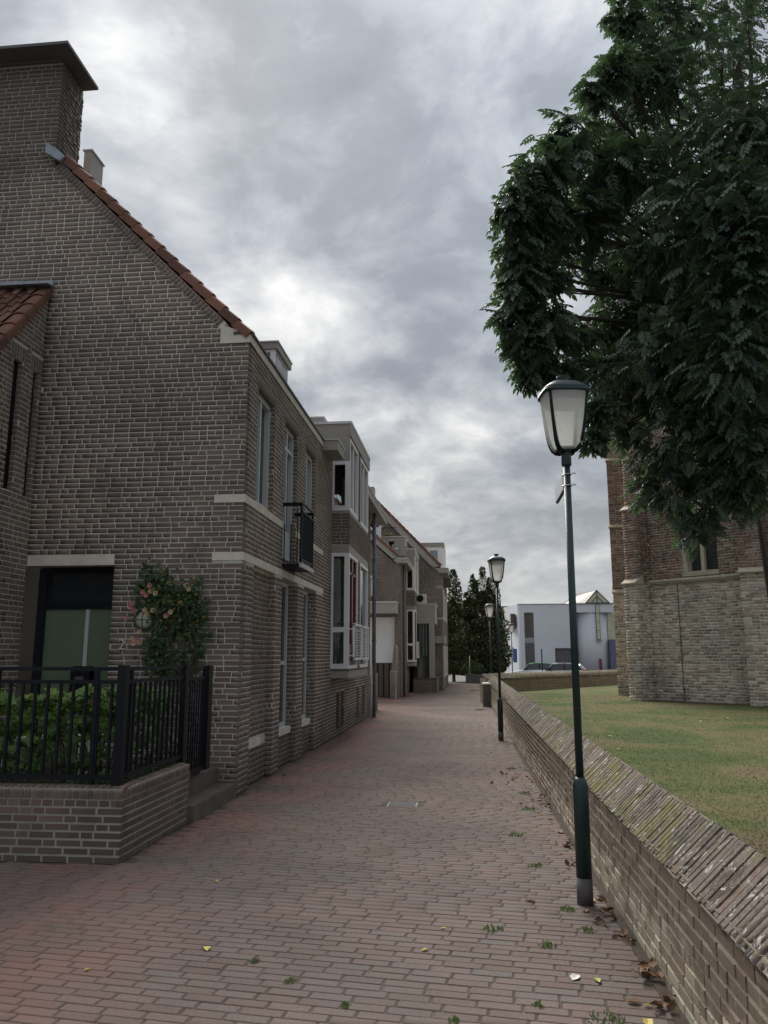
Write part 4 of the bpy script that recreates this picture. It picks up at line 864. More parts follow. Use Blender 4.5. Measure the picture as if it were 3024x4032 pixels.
HP.realise(hd, 'leaf', 'hedge leaf', 'leaf', 'foliage')
for k in range(26): x = -3.2-r.random()*2; y = r.uniform(6.95, 7.8); sm.tube([(x, y, .45), (x+r.uniform(-.1, .1), y, .8), (x+r.uniform(-.2, .2), y-.1, 1.1)], [.012, .008, .004], 5, cap=False)
sm.build('stems', 'stem brown', hd, kind='stuff')
iv = MB(); IP = Pieces()
for k in range(900):
    if r.random() < .6: x, y = r.uniform(-5.2, -2.9), 6.66+abs(r.gauss(0, .03))
    else: x, y = -2.93-abs(r.gauss(0, .03)), r.uniform(6.65, 8.1)
    X, Y, Z = frame(np.array((r.gauss(0, 1), r.gauss(0, 1), r.gauss(0, .4))), np.array((r.gauss(0, .3), r.gauss(0, .5)-.3, 1))); s = r.uniform(.02, .035); IP.add(np.array((x, y, .585+abs(r.gauss(0, .02)))), X*s, Y*s*1.4, Z*s, r.random()*.7)
gi = IP.arrays(); io = joined(np.arange(len(IP.t)), *gi, 'leaf', 'rose leaf', 'ivy_cover', None); tag(io, 'small ivy and moss creeping along the planter top under the fence', 'ground cover')
rs_ = thing('climbing_rose', 'climbing rose with pink and cream blooms on the gable wall', 'climbing plant', (-3.6, 9.5, .4)); RP = Pieces(); r = random.Random(31); st = MB()
lob = [(-3.88, 2.62, .17, 1), (-3.98, 2.45, .15, 1), (-3.80, 2.42, .2, 1.2), (-3.72, 2.25, .2, 1), (-3.5, 2.3, .16, 1.1), (-3.62, 2.18, .22, 1.2), (-3.42, 2.2, .2, 1.3), (-3.36, 2.05, .15, .8), (-3.5, 2.47, .1, .4), (-3.4, 2.52, .1, .4), (-3.86, 2.22, .12, .6), (-4.12, 2.24, .05, .2), (-3.82, 1.9, .12, .7), (-3.86, 1.72, .13, .8), (-3.84, 1.58, .16, .9), (-3.62, 1.98, .12, .5), (-3.36, 1.86, .12, .6), (-3.34, 1.7, .11, .5), (-3.45, 1.55, .14, .7), (-3.62, 1.6, .12, .5), (-3.72, 1.5, .14, .5), (-3.5, 1.42, .12, .4)]
for x, z, rad, dn in lob:
    for k in range(int(105*dn*rad/.15)):
        c = np.array((x+r.gauss(0, .62)*rad, 9.58-abs(r.gauss(0, .06)), z+r.gauss(0, .62)*rad)); X, Y, Z = frame(np.array((r.gauss(0, 1), -.3+r.gauss(0, .4), r.gauss(0, .8)-.3)), np.array((r.gauss(0, .5), -1, .5+r.gauss(0, .4)))); s = r.uniform(.035, .062)
        RP.add(c, X*s, Y*s*1.6, Z*s, min(1, max(.001, r.random()*.75+(.25 if z > 2.0 and r.random() < .35 else 0))))
RP.realise(rs_, 'leaf', 'rose leaf', 'leaf', 'foliage')
for k in range(9):
    x0 = r.uniform(-3.85, -3.35); pts = [(x0+.1*math.sin(q*2+k), 9.55-.02*q*(k % 2), .4+q*.38) for q in range(6)]; MB().tube(pts, [.011, .01, .009, .007, .005, .003], 6).build('stem', 'stem brown', rs_)
fl = [(x+.05 if z < 2 else x, z, c) for x, z, c in [(-4.02, 2.44, 0), (-3.97, 2.40, 0), (-3.92, 2.45, 1), (-3.93, 2.52, 0), (-4.14, 2.30, 0), (-4.16, 2.25, 0), (-4.12, 2.21, 0), (-4.19, 2.12, 0), (-3.98, 2.22, 1), (-3.95, 2.17, 1), (-3.86, 2.21, 1), (-4.07, 1.95, 1), (-4.17, 1.87, 1), (-4.11, 1.85, 0), (-4.2, 1.83, 0), (-4.13, 1.81, 1), (-4.07, 1.83, 0), (-3.84, 2.42, 1), (-3.64, 2.19, 1), (-3.46, 2.52, 1), (-3.42, 2.47, 1), (-3.69, 2.14, 0)]]
for k, (x, z, c) in enumerate(fl):
    m = MB(); y = 9.46-r.uniform(0, .05)
    for ring, (nr, rr) in enumerate(((6, .036), (5, .025), (3, .013))):
        for j in range(nr):
            a = 2*math.pi*j/nr+ring*.5+r.random()*.2; a2 = .75; q = lambda rad_, an, dy: (x+rad_*math.cos(an), y-.012*ring-dy, z+rad_*math.sin(an)); m.quad(q(.003, a, 0), q(rr*.8, a-a2*.7, .01), q(rr, a, .012+ring*.008), q(rr*.8, a+a2*.7, .01))
    m.build('flower', 'petal pink' if c == 0 else 'petal cream', rs_)

# ------------------------------------------------------------ second house
h2 = thing('brick_house', 'second brick house with grey canopy over a white garage panel', 'house', (-4, 36, 0)); HP2 = Pieces(); m = MB()
g2 = [[(-7, 0), (-2.8, 0), (-2.8, 5.52), (-3.02, 5.52), (-7, 9.2)]]; gh2 = [(-5.2, -3.05, -.1, 3.27), (-4.3, -3.9, 4.13, 4.95)]
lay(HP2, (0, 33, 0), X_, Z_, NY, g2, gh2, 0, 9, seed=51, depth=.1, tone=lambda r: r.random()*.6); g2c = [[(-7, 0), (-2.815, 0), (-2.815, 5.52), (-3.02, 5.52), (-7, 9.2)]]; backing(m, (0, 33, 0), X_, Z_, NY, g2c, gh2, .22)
f2 = rect(33.112, 40.2, 0, 5.75); fh2 = [(36.4, 39.5, 1.3, 5.75), (35.0, 35.6, 3.7, 5.2), (34.9, 35.5, .9, 2.9)]
lay(HP2, (FX, 0, 0), Y_, Z_, X_, [f2], fh2, 0, 5.7, seed=52); backing(m, (FX, 0, 0), Y_, Z_, X_, [f2], fh2, .25); m.box(-7, -6.8, 33.3, 40, 0, 9); m.box(-6.8, -3.1, 39.9, 40.1, 0, 6)
wl2 = m.build('wall', 'dark house mortar', h2); HP2.realise(wl2, 'flat', 'house brick', 'brick', 'brick_field')
bay(h2, 36.4); pipe(h2, -2.72, 33.8, 0, 5.6, .05, 'dark panel')
for q in ((35.0, 35.6, 3.7, 5.2), (34.9, 35.5, .9, 2.9)): window(h2, -2.95, *q)
vd = Vector((1.235, 0, -1.12)).normalized(); vn = Vector((-vd.z, 0, vd.x)); v0 = Vector((-7.0, 32.92, 9.55))
m = MB(); m.prism([tuple(v0), tuple(v0+vd*5.6), tuple(v0+vd*5.45-vn*.24), tuple(v0-vn*.24)], (0, .1, 0)); m.build('verge_board', 'grey panel', h2); verges(h2, v0+vn*.06+Vector((0, -.02, 0)), vd, (0, 1, 0), vn, 21, .268, 7)
m = MB(); m.prism([tuple(v0+Vector((0, .1, 0))), tuple(v0+vd*5.6+Vector((0, .1, 0))), tuple(v0+vd*5.6-vn*.15+Vector((0, .1, 0))), tuple(v0-vn*.15+Vector((0, .1, 0)))], (0, 7, 0)); m.build('roof', 'clay tile', h2)
m = MB(); m.prism([(-3.1, 32.85, 5.66), (-2.95, 32.85, 5.53), (-2.5, 32.85, 5.53), (-2.5, 32.85, 5.71), (-2.95, 32.85, 5.71)], (0, 3.4, 0)); m.build('eaves_box', 'grey panel', h2); MB().box(-2.95, -2.47, 32.83, 36.27, 5.71, 5.74).build('box_flashing', 'flashing', h2)
MB().box(-5.2, -2.9, 31.9, 33.0, 3.38, 3.80).build('canopy', 'grey panel', h2); MB().box(-5.2, -2.87, 31.87, 33.0, 3.80, 3.85).build('canopy_flashing', 'flashing', h2)
MB().box(-5.2, -3.05, 33.2, 33.25, 1.39, 3.27).build('garage_panel', 'white and lit render', h2); MB().box(-5.2, -3.05, 33.24, 33.4, 0, 1.39).build('screen_back', 'interior', h2)
for i in range(11):
    for j in range(9): MB().box(-5.17+j*.24, -5.17+j*.24+.17, 33.16, 33.23, .02+i*.125, .02+i*.125+.10).build('screen_brick', 'house brick', h2)
for i in range(11): MB().box(-5.2, -3.05, 33.18, 33.23, .12+i*.125, .142+i*.125).build('screen_course', 'house brick', h2)
window(h2, -3.9, 32.6, 33.0, 4.15, 4.85, 'white paint'); MB().box(-4.4, -3.86, 32.5, 33, 4.87, 4.97).build('window_hood', 'flashing', h2); m = MB(); m.box(-4.4, -3.98, 32.6, 33.0, 4.1, 4.87).build('window_box', 'grey panel', h2)
PB = Pieces(); m = MB(); pr2 = [(-3.12, 0), (-2.92, 0), (-2.92, 1.08), (-2.92, 2.0), (-2.95, 2.12), (-3.0, 2.13), (-3.10, 1.1)]
lay(PB, (0, 31.7, 0), X_, Z_, NY, [rect(-3.12, -2.92, 0, 1.09)], [], 0, 1.08, seed=61); lay(PB, (0, 32.2, 0), X_, Z_, NY, [[(-3.1, 1.09), (-2.92, 1.09), (-2.92, 2.0), (-2.95, 2.12), (-3.0, 2.12)]], [], 1.09, 2.12, seed=62); lay(PB, (-2.84, 0, 0), Y_, Z_, X_, [[(31.72, 0), (32.98, 0), (32.98, 2.1), (32.3, 2.0), (32.15, 1.08), (31.72, 1.08)]], [], 0, 2.1, seed=63)
m.box(-3.12, -2.85, 31.708, 32.99, 0, 1.085); m.prism([(-3.1, 32.208, 1.085), (-2.85, 32.208, 1.085), (-2.85, 32.208, 2.0), (-2.95, 32.208, 2.12), (-3.0, 32.208, 2.12)], (0, .78, 0))
pb = m.build('porch_wall', 'dark house mortar', h2); PB.realise(pb, 'flat', 'house brick', 'brick', 'brick_field', limit=80)
# roof terrace bits
MB().box(-3.86, -2.76, 35, 36.3, 6.1, 6.95).build('terrace_box', 'grey panel', h2); MB().box(-3.88, -2.72, 34.97, 36.33, 6.95, 6.985).build('box_flashing', 'flashing', h2)
MB().box(-2.78, -2.755, 35.3, 35.8, 6.1, 6.6).build('pane', 'dark glass', h2)
m = MB(); m.tube([(-3.42, 34.4, 5.9), (-3.34, 34.4, 6.52)], .07, 12); m.tube([(-3.42, 34.4, 6.6), (-3.2, 34.4, 6.64)], .09, 12); m.build('flue_pipe', 'black paint', h2); m = MB(); m.loft([(6.33, .08), (6.4, .07), (6.42, .02)], 16, 2, 0, -3.12, 34.6); m.build('roof_vent', 'steel', h2)
dormer(h2, -3.8, -5.2, 34.6, 35.6, 6.6, 7.85)
tr2 = MB(); tr2.box(-3.86, -3.2, 35.6, 35.62, 7.0, 7.03); tr2.box(-3.86, -3.2, 35.6, 35.62, 7.46, 7.49); tt = tr2.build('terrace_railing', 'black paint', h2)
for k in range(11): MB().box(-3.86+k*.066, -3.85+k*.066, 35.6, 35.62, 7.0, 7.48).build('bar', 'black paint', tt)
for k in range(2):
    p_ = thing('flower_pot', ['orange pot with yellow flowers left on the roof terrace', 'orange pot with yellow flowers right on the roof terrace'][k], 'flower pot', (-3.62+k*.18, 35.4, 7.0), 'pots on the roof terrace'); x = -3.62+k*.18; q = MB(); q.loft([(7.0, .05), (7.12, .07)], 12, 2, 0, x, 35.4); q.build('pot', 'clay tile', p_)
    for j in range(8): q = MB(); a = j*.8; q.quad((x, 35.4, 7.12), (x+.03*math.cos(a), 35.4+.03*math.sin(a), 7.16), (x+.07*math.cos(a), 35.4+.07*math.sin(a), 7.22), (x+.05*math.cos(a+.5), 35.4, 7.18)); q.t = [.6]; q.build('leaf', 'leaf lime', p_)

# ------------------------------------------------------------ third house
h3 = thing('brick_house', 'farthest brick house with tall gable and long orange tiled verge', 'house', (-3, 44, 0)); P3 = Pieces(); m = MB()
g3 = [[(-5.5, 0), (-1.28, 0), (-1.28, 5.85), (-1.45, 5.85), (-5.5, 10.05)]]; g3c = [[(-5.5, 0), (-1.295, 0), (-1.295, 5.85), (-1.45, 5.85), (-5.5, 10.05)]]
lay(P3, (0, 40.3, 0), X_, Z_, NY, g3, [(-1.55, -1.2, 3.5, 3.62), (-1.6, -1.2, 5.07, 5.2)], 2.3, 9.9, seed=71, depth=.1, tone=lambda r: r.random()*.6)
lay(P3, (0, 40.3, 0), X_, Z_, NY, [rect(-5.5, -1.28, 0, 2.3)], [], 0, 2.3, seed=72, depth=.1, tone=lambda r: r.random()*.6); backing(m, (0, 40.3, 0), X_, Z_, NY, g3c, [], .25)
lay(P3, (-1.28, 0, 0), Y_, Z_, X_, [rect(40.412, 50, 0, 5.85)], [(q, q+.9, a, b) for q in (41.5, 43.5, 45.5, 47.5) for a, b in ((.6, 2.2), (3.62, 5.07))], 0, 5.8, seed=73); backing(m, (-1.28, 0, 0), Y_, Z_, X_, [rect(40.41, 50, 0, 5.85)], [], .25)
for x0, z0, z1 in ((-1.55, 3.5, 3.62), (-1.6, 5.07, 5.2)): MB().box(x0, -1.272, 40.292, 40.42, z0, z1).build('stone_band', 'grey panel', h3); MB().box(-1.35, -1.272, 40.43, 43, z0, z1).build('stone_band', 'grey panel', h3)
w3 = m.build('wall', 'dark house mortar', h3); P3.realise(w3, 'flat', 'house brick', 'brick', 'brick_field')
for q in (41.5, 43.5, 45.5, 47.5):
    for a, b in ((.6, 2.2), (3.62, 5.07)): window(h3, -1.27, q, q+.9, a, b, 'white paint')
vd = Vector((3.6, 0, -3.75)).normalized(); vn = Vector((-vd.z, 0, vd.x)); v0 = Vector((-5.5, 40.2, 10.53))
m = MB(); m.prism([tuple(v0), tuple(v0+vd*6.0), tuple(v0+vd*5.75-vn*.34), tuple(v0-vn*.34)], (0, .1, 0)); m.build('verge_board', 'grey panel', h3); verges(h3, v0+vn*.07+Vector((0, -.02, 0)), vd, (0, 1, 0), vn, 22, .272, 8)
m = MB(); m.prism([tuple(v0+Vector((0, .1, 0))), tuple(v0+vd*6+Vector((0, .1, 0))), tuple(v0+vd*6-vn*.15+Vector((0, .1, 0))), tuple(v0-vn*.15+Vector((0, .1, 0)))], (0, 9.5, 0)); m.build('roof', 'clay tile', h3)
m = MB(); m.prism([(-1.6, 40.15, 6.1), (-1.4, 40.15, 5.85), (-.97, 40.15, 5.85), (-.97, 40.15, 6.08), (-1.3, 40.15, 6.08)], (0, 3, 0)); m.build('eaves_box', 'grey panel', h3); MB().box(-1.4, -.9, 43.2, 45, 5.5, 5.9).build('eaves_box', 'dark panel', h3); MB().box(-1.35, -.94, 40.13, 43.2, 6.08, 6.11).build('box_flashing', 'flashing', h3)
MB().box(-1.7, -1.18, 40.05, 42.5, 2.3, 2.68).build('bay_base', 'grey panel', h3)
m = MB(); m.box(-2.5, -1.28, 42, 43.6, 6.2, 7.45); d3 = m.build('dormer', 'white paint', h3); MB().box(-2.55, -1.22, 41.95, 43.65, 7.45, 7.64).build('dormer_fascia', 'grey panel', d3); MB().box(-2.57, -1.2, 41.93, 43.67, 7.64, 7.67).build('dormer_flashing', 'flashing', d3)
MB().box(-1.95, -1.55, 41.985, 42.01, 6.6, 7.25).build('pane', 'lead', d3); MB().box(-1.28, -1.15, 42.1, 43.4, 6.2, 7.35).build('dormer_side', 'white paint', d3)
MB().box(-5.1, -4.82, 40.5, 41.1, 8, 10.5).build('chimney', 'grey panel', h3)
# glazed box before the third house
MB().box(-2.8, -1.55, 37.85, 40.2, 3.2, 4.1).build('porch_box', 'grey panel', h3); MB().box(-2.8, -1.52, 37.82, 40.2, 4.1, 4.145).build('porch_flashing', 'flashing', h3); MB().box(-1.85, -1.60, 37.83, 38.1, .64, 3.2).build('porch_pier', 'grey panel', h3)
MB().box(-2.6, -1.85, 37.95, 38.0, .6, 3.2).build('pane', 'dark glass', h3); MB().box(-1.63, -1.6, 38.1, 40.1, .6, 3.2).build('pane', 'dark glass', h3)
for x in (-2.15, -2.02): MB().box(x, x+.05, 37.93, 37.96, 1.7, 3.15).build('curtain', 'curtain', h3)
P4 = Pieces(); m = MB(); lay(P4, (0, 37.6, 0), X_, Z_, NY, [rect(-2.6, -1.66, 0, .6)], [], 0, .59, seed=81); m.box(-2.6, -1.66, 37.608, 40.1, 0, .6); q = m.build('plinth_wall', 'dark house mortar', h3); P4.realise(q, 'flat', 'house brick', 'brick', 'brick_field', limit=60)
MB().box(-1.655, -1.5, 37.6, 40.1, 0, .62).build('plinth_end', 'concrete', h3); MB().box(-2.6, -1.47, 37.57, 40.1, .62, .66).build('plinth_coping', 'concrete', h3)
ac = thing('air_conditioner', 'beige outdoor air conditioner unit on the grey box roof', 'air conditioner', (-2.15, 38.0, 4.15)); MB().box(-2.45, -1.97, 37.9, 38.2, 4.17, 4.6).build('casing', 'cream stone', ac)
disc(-2.27, 4.39, 37.9, [(0, .17), (.02, .17), (.021, .15)], 'black paint', 'fan_grille', ac); MB().box(-2.4, -2.35, 37.92, 38.18, 4.14, 4.17).build('foot', 'black paint', ac); MB().box(-2.05, -2.0, 37.92, 38.18, 4.14, 4.17).build('foot', 'black paint', ac)

# ------------------------------------------------------------ church
ch = thing('church', 'old brick church wall with stepped buttresses and a stone mullioned window', 'church', (7, 26, LZ)); CLo = Pieces(); CHi = Pieces(); m = MB()
q7 = math.sqrt(.5); Fu = (q7, -q7, 0); Fn = (-q7, -q7, 0); F0 = np.array((5.65, 25.2, 0.)); TOP = 14
def two(O, U, W, w0, w1, holes, seed, step=.05, top=TOP, zs=3.86):
    O = np.array(O, float); W_ = np.array(W, float); lay(CLo, O+W_*step, U, Z_, W, [rect(w0, w1, .3, zs)], holes, .33, zs-.02, course=.085, blen=.2, joint=.023, jit=.006, seed=seed)
    lay(CHi, O, U, Z_, W, [rect(w0, w1, zs, top)], holes, zs+.08, top-.02, course=.083, blen=.22, joint=.014, jit=.003, seed=seed+1)
    backing(m, O+W_*step, U, Z_, W, [rect(w0, w1, .3, zs)], holes, .5, .012); backing(m, O, U, Z_, W, [rect(w0, w1, zs, top)], holes, .45, .008)
whc = [(1.15, 2.25, 4.14, 10)]
two(F0, Fu, Fn, 0, 8, whc, 201)
def buttress(base, ux, uy, wdt, dep, steps, seed):
    # base: front-right corner; ux along front (to the left), uy towards the wall; steps: (z0, z1, inset)
    base = np.array((*base, 0.)); ux = np.array((*ux, 0.)); uy = np.array((*uy, 0.)); ux /= np.linalg.norm(ux); uy /= np.linalg.norm(uy)
    for k, (z0, z1, ins) in enumerate(steps):
        b = base+uy*ins; d = dep-ins; P = CLo if z1 < 4 else CHi; cs, ln, jt = (.085, .2, .023) if z1 < 4 else (.083, .22, .014)
        lay(P, b+ux*wdt, -ux, Z_, -uy, [rect(0, wdt, z0, z1)], [], z0, z1-.01, course=cs, blen=ln, joint=jt, jit=.004, seed=seed+k*3, depth=.06)
        lay(P, b, uy, Z_, -ux, [rect(.07, d, z0, z1)], [], z0, z1-.01, course=cs, blen=ln, joint=jt, jit=.004, seed=seed+k*3+1)
        lay(P, b+ux*wdt+uy*d, -uy, Z_, ux, [rect(0, d-.07, z0, z1)], [], z0, z1-.01, course=cs, blen=ln, joint=jt, jit=.004, seed=seed+k*3+2)
        e = .014; q = [b+ux*e+uy*e, b+ux*(wdt-e)+uy*e, b+ux*(wdt-e)+uy*d, b+ux*e+uy*d]; m.prism([(p[0], p[1], z0) for p in q], (0, 0, z1-z0))
        # weathering stone
        o = .09; s = MB(); f0 = b-uy*o-ux*.03; f1 = b-uy*o+ux*(wdt+.03); g0 = b+uy*.34-ux*.03; g1 = b+uy*.34+ux*(wdt+.03)
        s.v = [(f0[0], f0[1], z1), (f1[0], f1[1], z1), (g1[0], g1[1], z1), (g0[0], g0[1], z1), (f0[0], f0[1], z1+.04), (f1[0], f1[1], z1+.04), (g1[0], g1[1], z1+.3), (g0[0], g0[1], z1+.3)]
        s.f = [(0, 1, 2, 3), (7, 6, 5, 4), (0, 4, 5, 1), (1, 5, 6, 2), (2, 6, 7, 3), (3, 7, 4, 0)]; s.t = [0]*6; s.build('weathering_stone', 'church stone', ch)
st4 = [(.3, 3.83, 0), (3.87, 6.15, .12), (6.19, 8.75, .26), (8.8, 13, .42)]
buttress((5.12, 24.72), (-.67, .745), (.745, .67), .46, 1.0, st4, 230)
buttress((8.0, 22.15), (-.85, .53), (.53, .85), .66, 1.2, [(.3, 3.9, 0), (3.94, 6.5, .1), (6.54, 12, .3)], 250)
buttress((5.86, 28.3), (-1, .02), (.24, 1), .8, 1.3, [(.3, 3.83, 0), (3.87, 6.15, .06), (6.19, 8.6, .12), (8.65, 13, .2)], 270)
m.prism([(6.2, 26.4, .3), (14, 26.4, .3), (14, 36, .3), (8.2, 36, .3)], (0, 0, 13.7))
cc = m.build('wall', 'church mortar', ch); CLo.realise(cc, 'worn', 'church lower brick', 'brick', 'brick_field', limit=290); CHi.realise(cc, 'flat', 'church upper brick', 'upper_brick', 'upper_brick_field', limit=290)
def onF(u, w_, z): return tuple(F0+np.array(Fu)*u+np.array(Fn)*w_+np.array((0, 0, z)))
def fbox(u0, u1, w0, w1, z0, z1, name, mat, par=ch): return MB().prism([onF(u0, w0, z0), onF(u1, w0, z0), onF(u1, w1, z0), onF(u0, w1, z0)], (0, 0, z1-z0)).build(name, mat, par)
u = .0
while u < 2.6: fbox(u, u+.6, -.02, .15, 3.84, 3.90, 'string_course', 'church stone'); m2 = MB(); m2.prism([onF(u, .15, 3.90), onF(u+.6, .15, 3.90), onF(u+.6, .0, 3.98), onF(u, .0, 3.98)], (0, 0, -.05)); m2.build('string_course', 'church stone', ch); u += .603
fbox(1.12, 2.28, -.02, .04, 4.0, 4.14, 'window_sill', 'church stone')
gw = fbox(1.2, 2.25, -.3, -.26, 4.14, 10, 'window', 'leaded glass')
z = 4.14
k = 0
while z < 9.6: hgt = .38 if k % 2 else .3; fbox(1.15, 1.25 if k % 2 else 1.29, -.27, -.0, z, z+hgt-.008, 'jamb_stone', 'church stone'); z += hgt; k += 1
fbox(1.66, 1.77, -.24, -.12, 4.14, 9.8, 'mullion', 'church stone')
for z in np.arange(4.55, 9.5, .42): fbox(1.25, 2.25, -.255, -.245, z, z+.02, 'glazing_bar', 'zinc gutter')
u = 0
cd = MB(); cd.tube([onF(.95, .07, .35), onF(.95, .07, 3.8)], .012, 6); cd.build('lightning_rod', 'dark panel', ch)
rf = MB(); rf.prism([(4.9, 24.4, 14), (14, 15.5, 14), (16, 36, 14), (8, 36, 14)], (0, 0, .3)); rf.prism([(5.2, 25, 14.3), (14, 16.2, 14.3), (14, 26, 20), (9, 30, 20)], (0, 0, .1)); rf.build('roof', 'slate', ch)

# ------------------------------------------------------------ lamps
def make_lamp():
    t = thing('street_lamp', 'nearest green lamp post with white street sign clamped below its lantern', 'street lamp', (.755, 5.84, 0), 'lamp posts along the churchyard wall'); bx, by = .755, 5.84
    def lo(secs, name, mat, par=t, n=24, e=2, rot=0): m = MB(); m.loft(secs, n, e, rot, bx, by); m.sm = True; o = m.build(name, mat, par); return o
    lo([(0, .055), (.17, .054)], 'foot', 'lamp grey'); lo([(.17, .053), (.765, .053), (.80, .044), (.825, .03)], 'lower_pole', 'lamp green'); lo([(.82, .0275), (3.07, .0255)], 'upper_pole', 'lamp green')
    lo([(3.05, .033), (3.065, .038), (3.13, .036), (3.145, .042), (3.16, .038)], 'collar', 'lamp green'); ro = R(8)
    gs = [(3.15, .042), (3.165, .074), (3.19, .098), (3.235, .116), (3.3, .129), (3.4, .144), (3.52, .158), (3.6, .167)]
    gmesh = MB(); gmesh.loft([(a, b) for a, b in gs[1:]], 32, 4, ro, bx, by, cap=False); gmesh.sm = True; gl = gmesh.build('lantern_glass', 'lantern glass', t)
    rd = MB(); rd.loft([(3.52, .135), (3.59, .15)], 24, 5, ro, bx, by); rd.build('reflector', 'concrete', t)
    for k in range(4):
        a = ro+math.pi/4+k*math.pi/2; pts = [(bx+math.cos(a)*b*1.17, by+math.sin(a)*b*1.17, z_) for z_, b in gs]; m = MB(); m.tube(pts, [.016, .019, .018, .016, .014, .013, .012, .012], 8); m.sm = True; m.build('lantern_rib', 'black paint', t)
    lo([(3.15, .045), (3.175, .075), (3.19, .07)], 'lantern_cup', 'lamp green', e=3)
    lo([(3.592, .172), (3.60, .178), (3.618, .178)], 'rim', 'lamp green', e=5, rot=ro, n=40)
    lo([(3.618, .176), (3.635, .168), (3.665, .135), (3.688, .10), (3.694, .085)], 'hood', 'lamp green', e=5, rot=ro, n=40); lo([(3.69, .038), (3.715, .034), (3.742, .05), (3.746, .05)], 'finial', 'lamp green')
    return t
lamp1 = make_lamp()
lamp2 = copy_tree(lamp1, (.61, 16.43, 0), 'second lamp post in front of the dark trees'); lamp3 = copy_tree(lamp1, (.84, 31.2, -.02), 'third lamp post partly hidden behind the corner of the churchyard wall'); lamp4 = copy_tree(lamp1, (2.56, 48, -.1), 'farthest small lamp post before the white building')
sg = thing('street_sign', 'blank white street name sign clamped to the nearest lamp post', 'sign', (.745, 6.1, 2.88)); MB().box(.728, .734, 5.9, 6.42, 2.885, 3.005).build('plate', 'sign white', sg); MB().box(.735, .752, 5.88, 6.43, 2.878, 3.012).build('frame', 'lamp grey', sg)
for z in (2.9, 2.985): m = MB(); m.tube([(.755+.031*math.cos(a), 5.84+.031*math.sin(a), z) for a in np.linspace(0, 6.28, 13)], .0045, 6); m.build('clamp', 'steel', sg); MB().box(.785, .815, 5.80, 5.806, z-.006, z+.006).build('clamp_screw', 'steel', sg)
t = tag(MB().box(2.62, 2.86, 48.0, 48.03, 1.3, 2.1).build('parking_sign', 'sign blue'), 'blue sign on the farthest lamp post', 'sign')

# ------------------------------------------------------------ far end: trees, planter, car, pale building
def column_tree(name, label, x, y, lobes, trunk_h, n, seed):
    t = thing(name, label, 'tree', (x, y, 0), 'columnar trees at the end of the street'); r = random.Random(seed); m = MB(); m.tube([(x, y, 0), (x, y, trunk_h), (x+.1, y, 3.5), (x, y, 6)], [.12, .1, .07, .03], 8); m.build('trunk', 'bark', t); P = Pieces()
    tot = sum(h_*w_ for _, _, _, h_, w_ in lobes)
    for (lx, ly, zb, h_, w_) in lobes:
        q = MB(); q.tube([(x, y, 1.2), (lx, ly, zb+h_*.4), (lx, ly, zb+h_*.98)], [.05, .03, .008], 5); q.build('branch', 'bark', t)
        for k in range(int(n*h_*w_/tot)):
            u = r.random()**1.25; z = zb+h_*u; rad = w_*1.12*(1-u**2.2)**.5*(.5+.5*min(1, u*5))*(.85+.22*math.sin(z*3.1+lx*7)+.15*math.sin(z*7+a*2 if False else z*7)); a = r.uniform(0, 6.283); rr = rad*r.random()**.45*r.uniform(.8, 1.12)
            c = np.array((lx+rr*math.cos(a), ly+rr*math.sin(a), z)); X, Y, Z = frame(np.array((math.cos(a)+r.gauss(0, .6), math.sin(a)+r.gauss(0, .6), r.gauss(.2, .7))), np.array((r.gauss(0, .7), r.gauss(0, .7), 1))); s = r.uniform(.08, .15)
            P.add(c, X*s, Y*s*2, Z*s, r.random())
    gi = P.arrays(); joined(np.arange(len(P.t)), *gi, 'leaf', 'hornbeam leaf', 'foliage', t)
column_tree('columnar_tree', 'narrow columnar tree beside the farthest house', -1.0, 53.3, [(-1.0, 53.3, .5, 4.9, .85), (-.95, 53.3, 4.4, 3.0, .5), (-.5, 53.3, 4.2, 2.1, .16), (-1.5, 53.6, .6, 4.5, .7)], .6, 9000, 1)
column_tree('columnar_tree', 'broad dark columnar tree with several pointed tops behind the second lamp', .9, 54, [(.95, 54, .4, 5.6, 1.25), (1.05, 54, 4.6, 3.05, .5), (.35, 54, 4.2, 2.95, .44), (-.1, 54, 4.0, 2.0, .3), (-.1, 54, .5, 4.9, .85), (.12, 54, 4, 1.6, .3), (1.75, 54, .8, 4.9, .85), (1.9, 54, 4.4, 2.1, .36), (1.5, 54, 4.6, 2.3, .35), (.5, 54.2, .5, 6.3, .75), (1.4, 54, .5, 5.8, .8)], .5, 20000, 2)
column_tree('columnar_tree', 'lower bushy columnar tree at the right of the dark tree group', 2.2, 55, [(2.2, 55, .7, 4.3, .75), (2.0, 55, .6, 3.0, .9), (-.3, 55.5, .4, 4.4, .8)], .4, 8000, 3)
gp_ = thing('garden_planter', 'dark square planter with a small tree at the street end', 'planter', (.35, 51.2, 0)); MB().box(-.22, 1.05, 50.9, 51.6, 0, .55).build('box', 'dark panel', gp_); MB().box(-.25, .25, 50.87, 51.63, .52, .6).build('rim', 'concrete', gp_); MB().tube([(.05, 51.2, .55), (.05, 51.2, 1.7)], .035, 6).build('stake', 'cream stone', gp_)
P = Pieces(); r = random.Random(5)
for k in range(500): X, Y, Z = frame(np.array((r.gauss(0, 1), r.gauss(0, 1), r.gauss(0, .6))), np.array((r.gauss(0, .6), r.gauss(0, .6), 1))); s = r.uniform(.05, .09); P.add(np.array((.3+r.gauss(0, .3), 51.2+r.gauss(0, .15), .65+abs(r.gauss(0, .4)))), X*s, Y*s*2, Z*s, r.random())
joined(np.arange(len(P.t)), *P.arrays(), 'leaf', 'rose leaf', 'foliage', gp_)
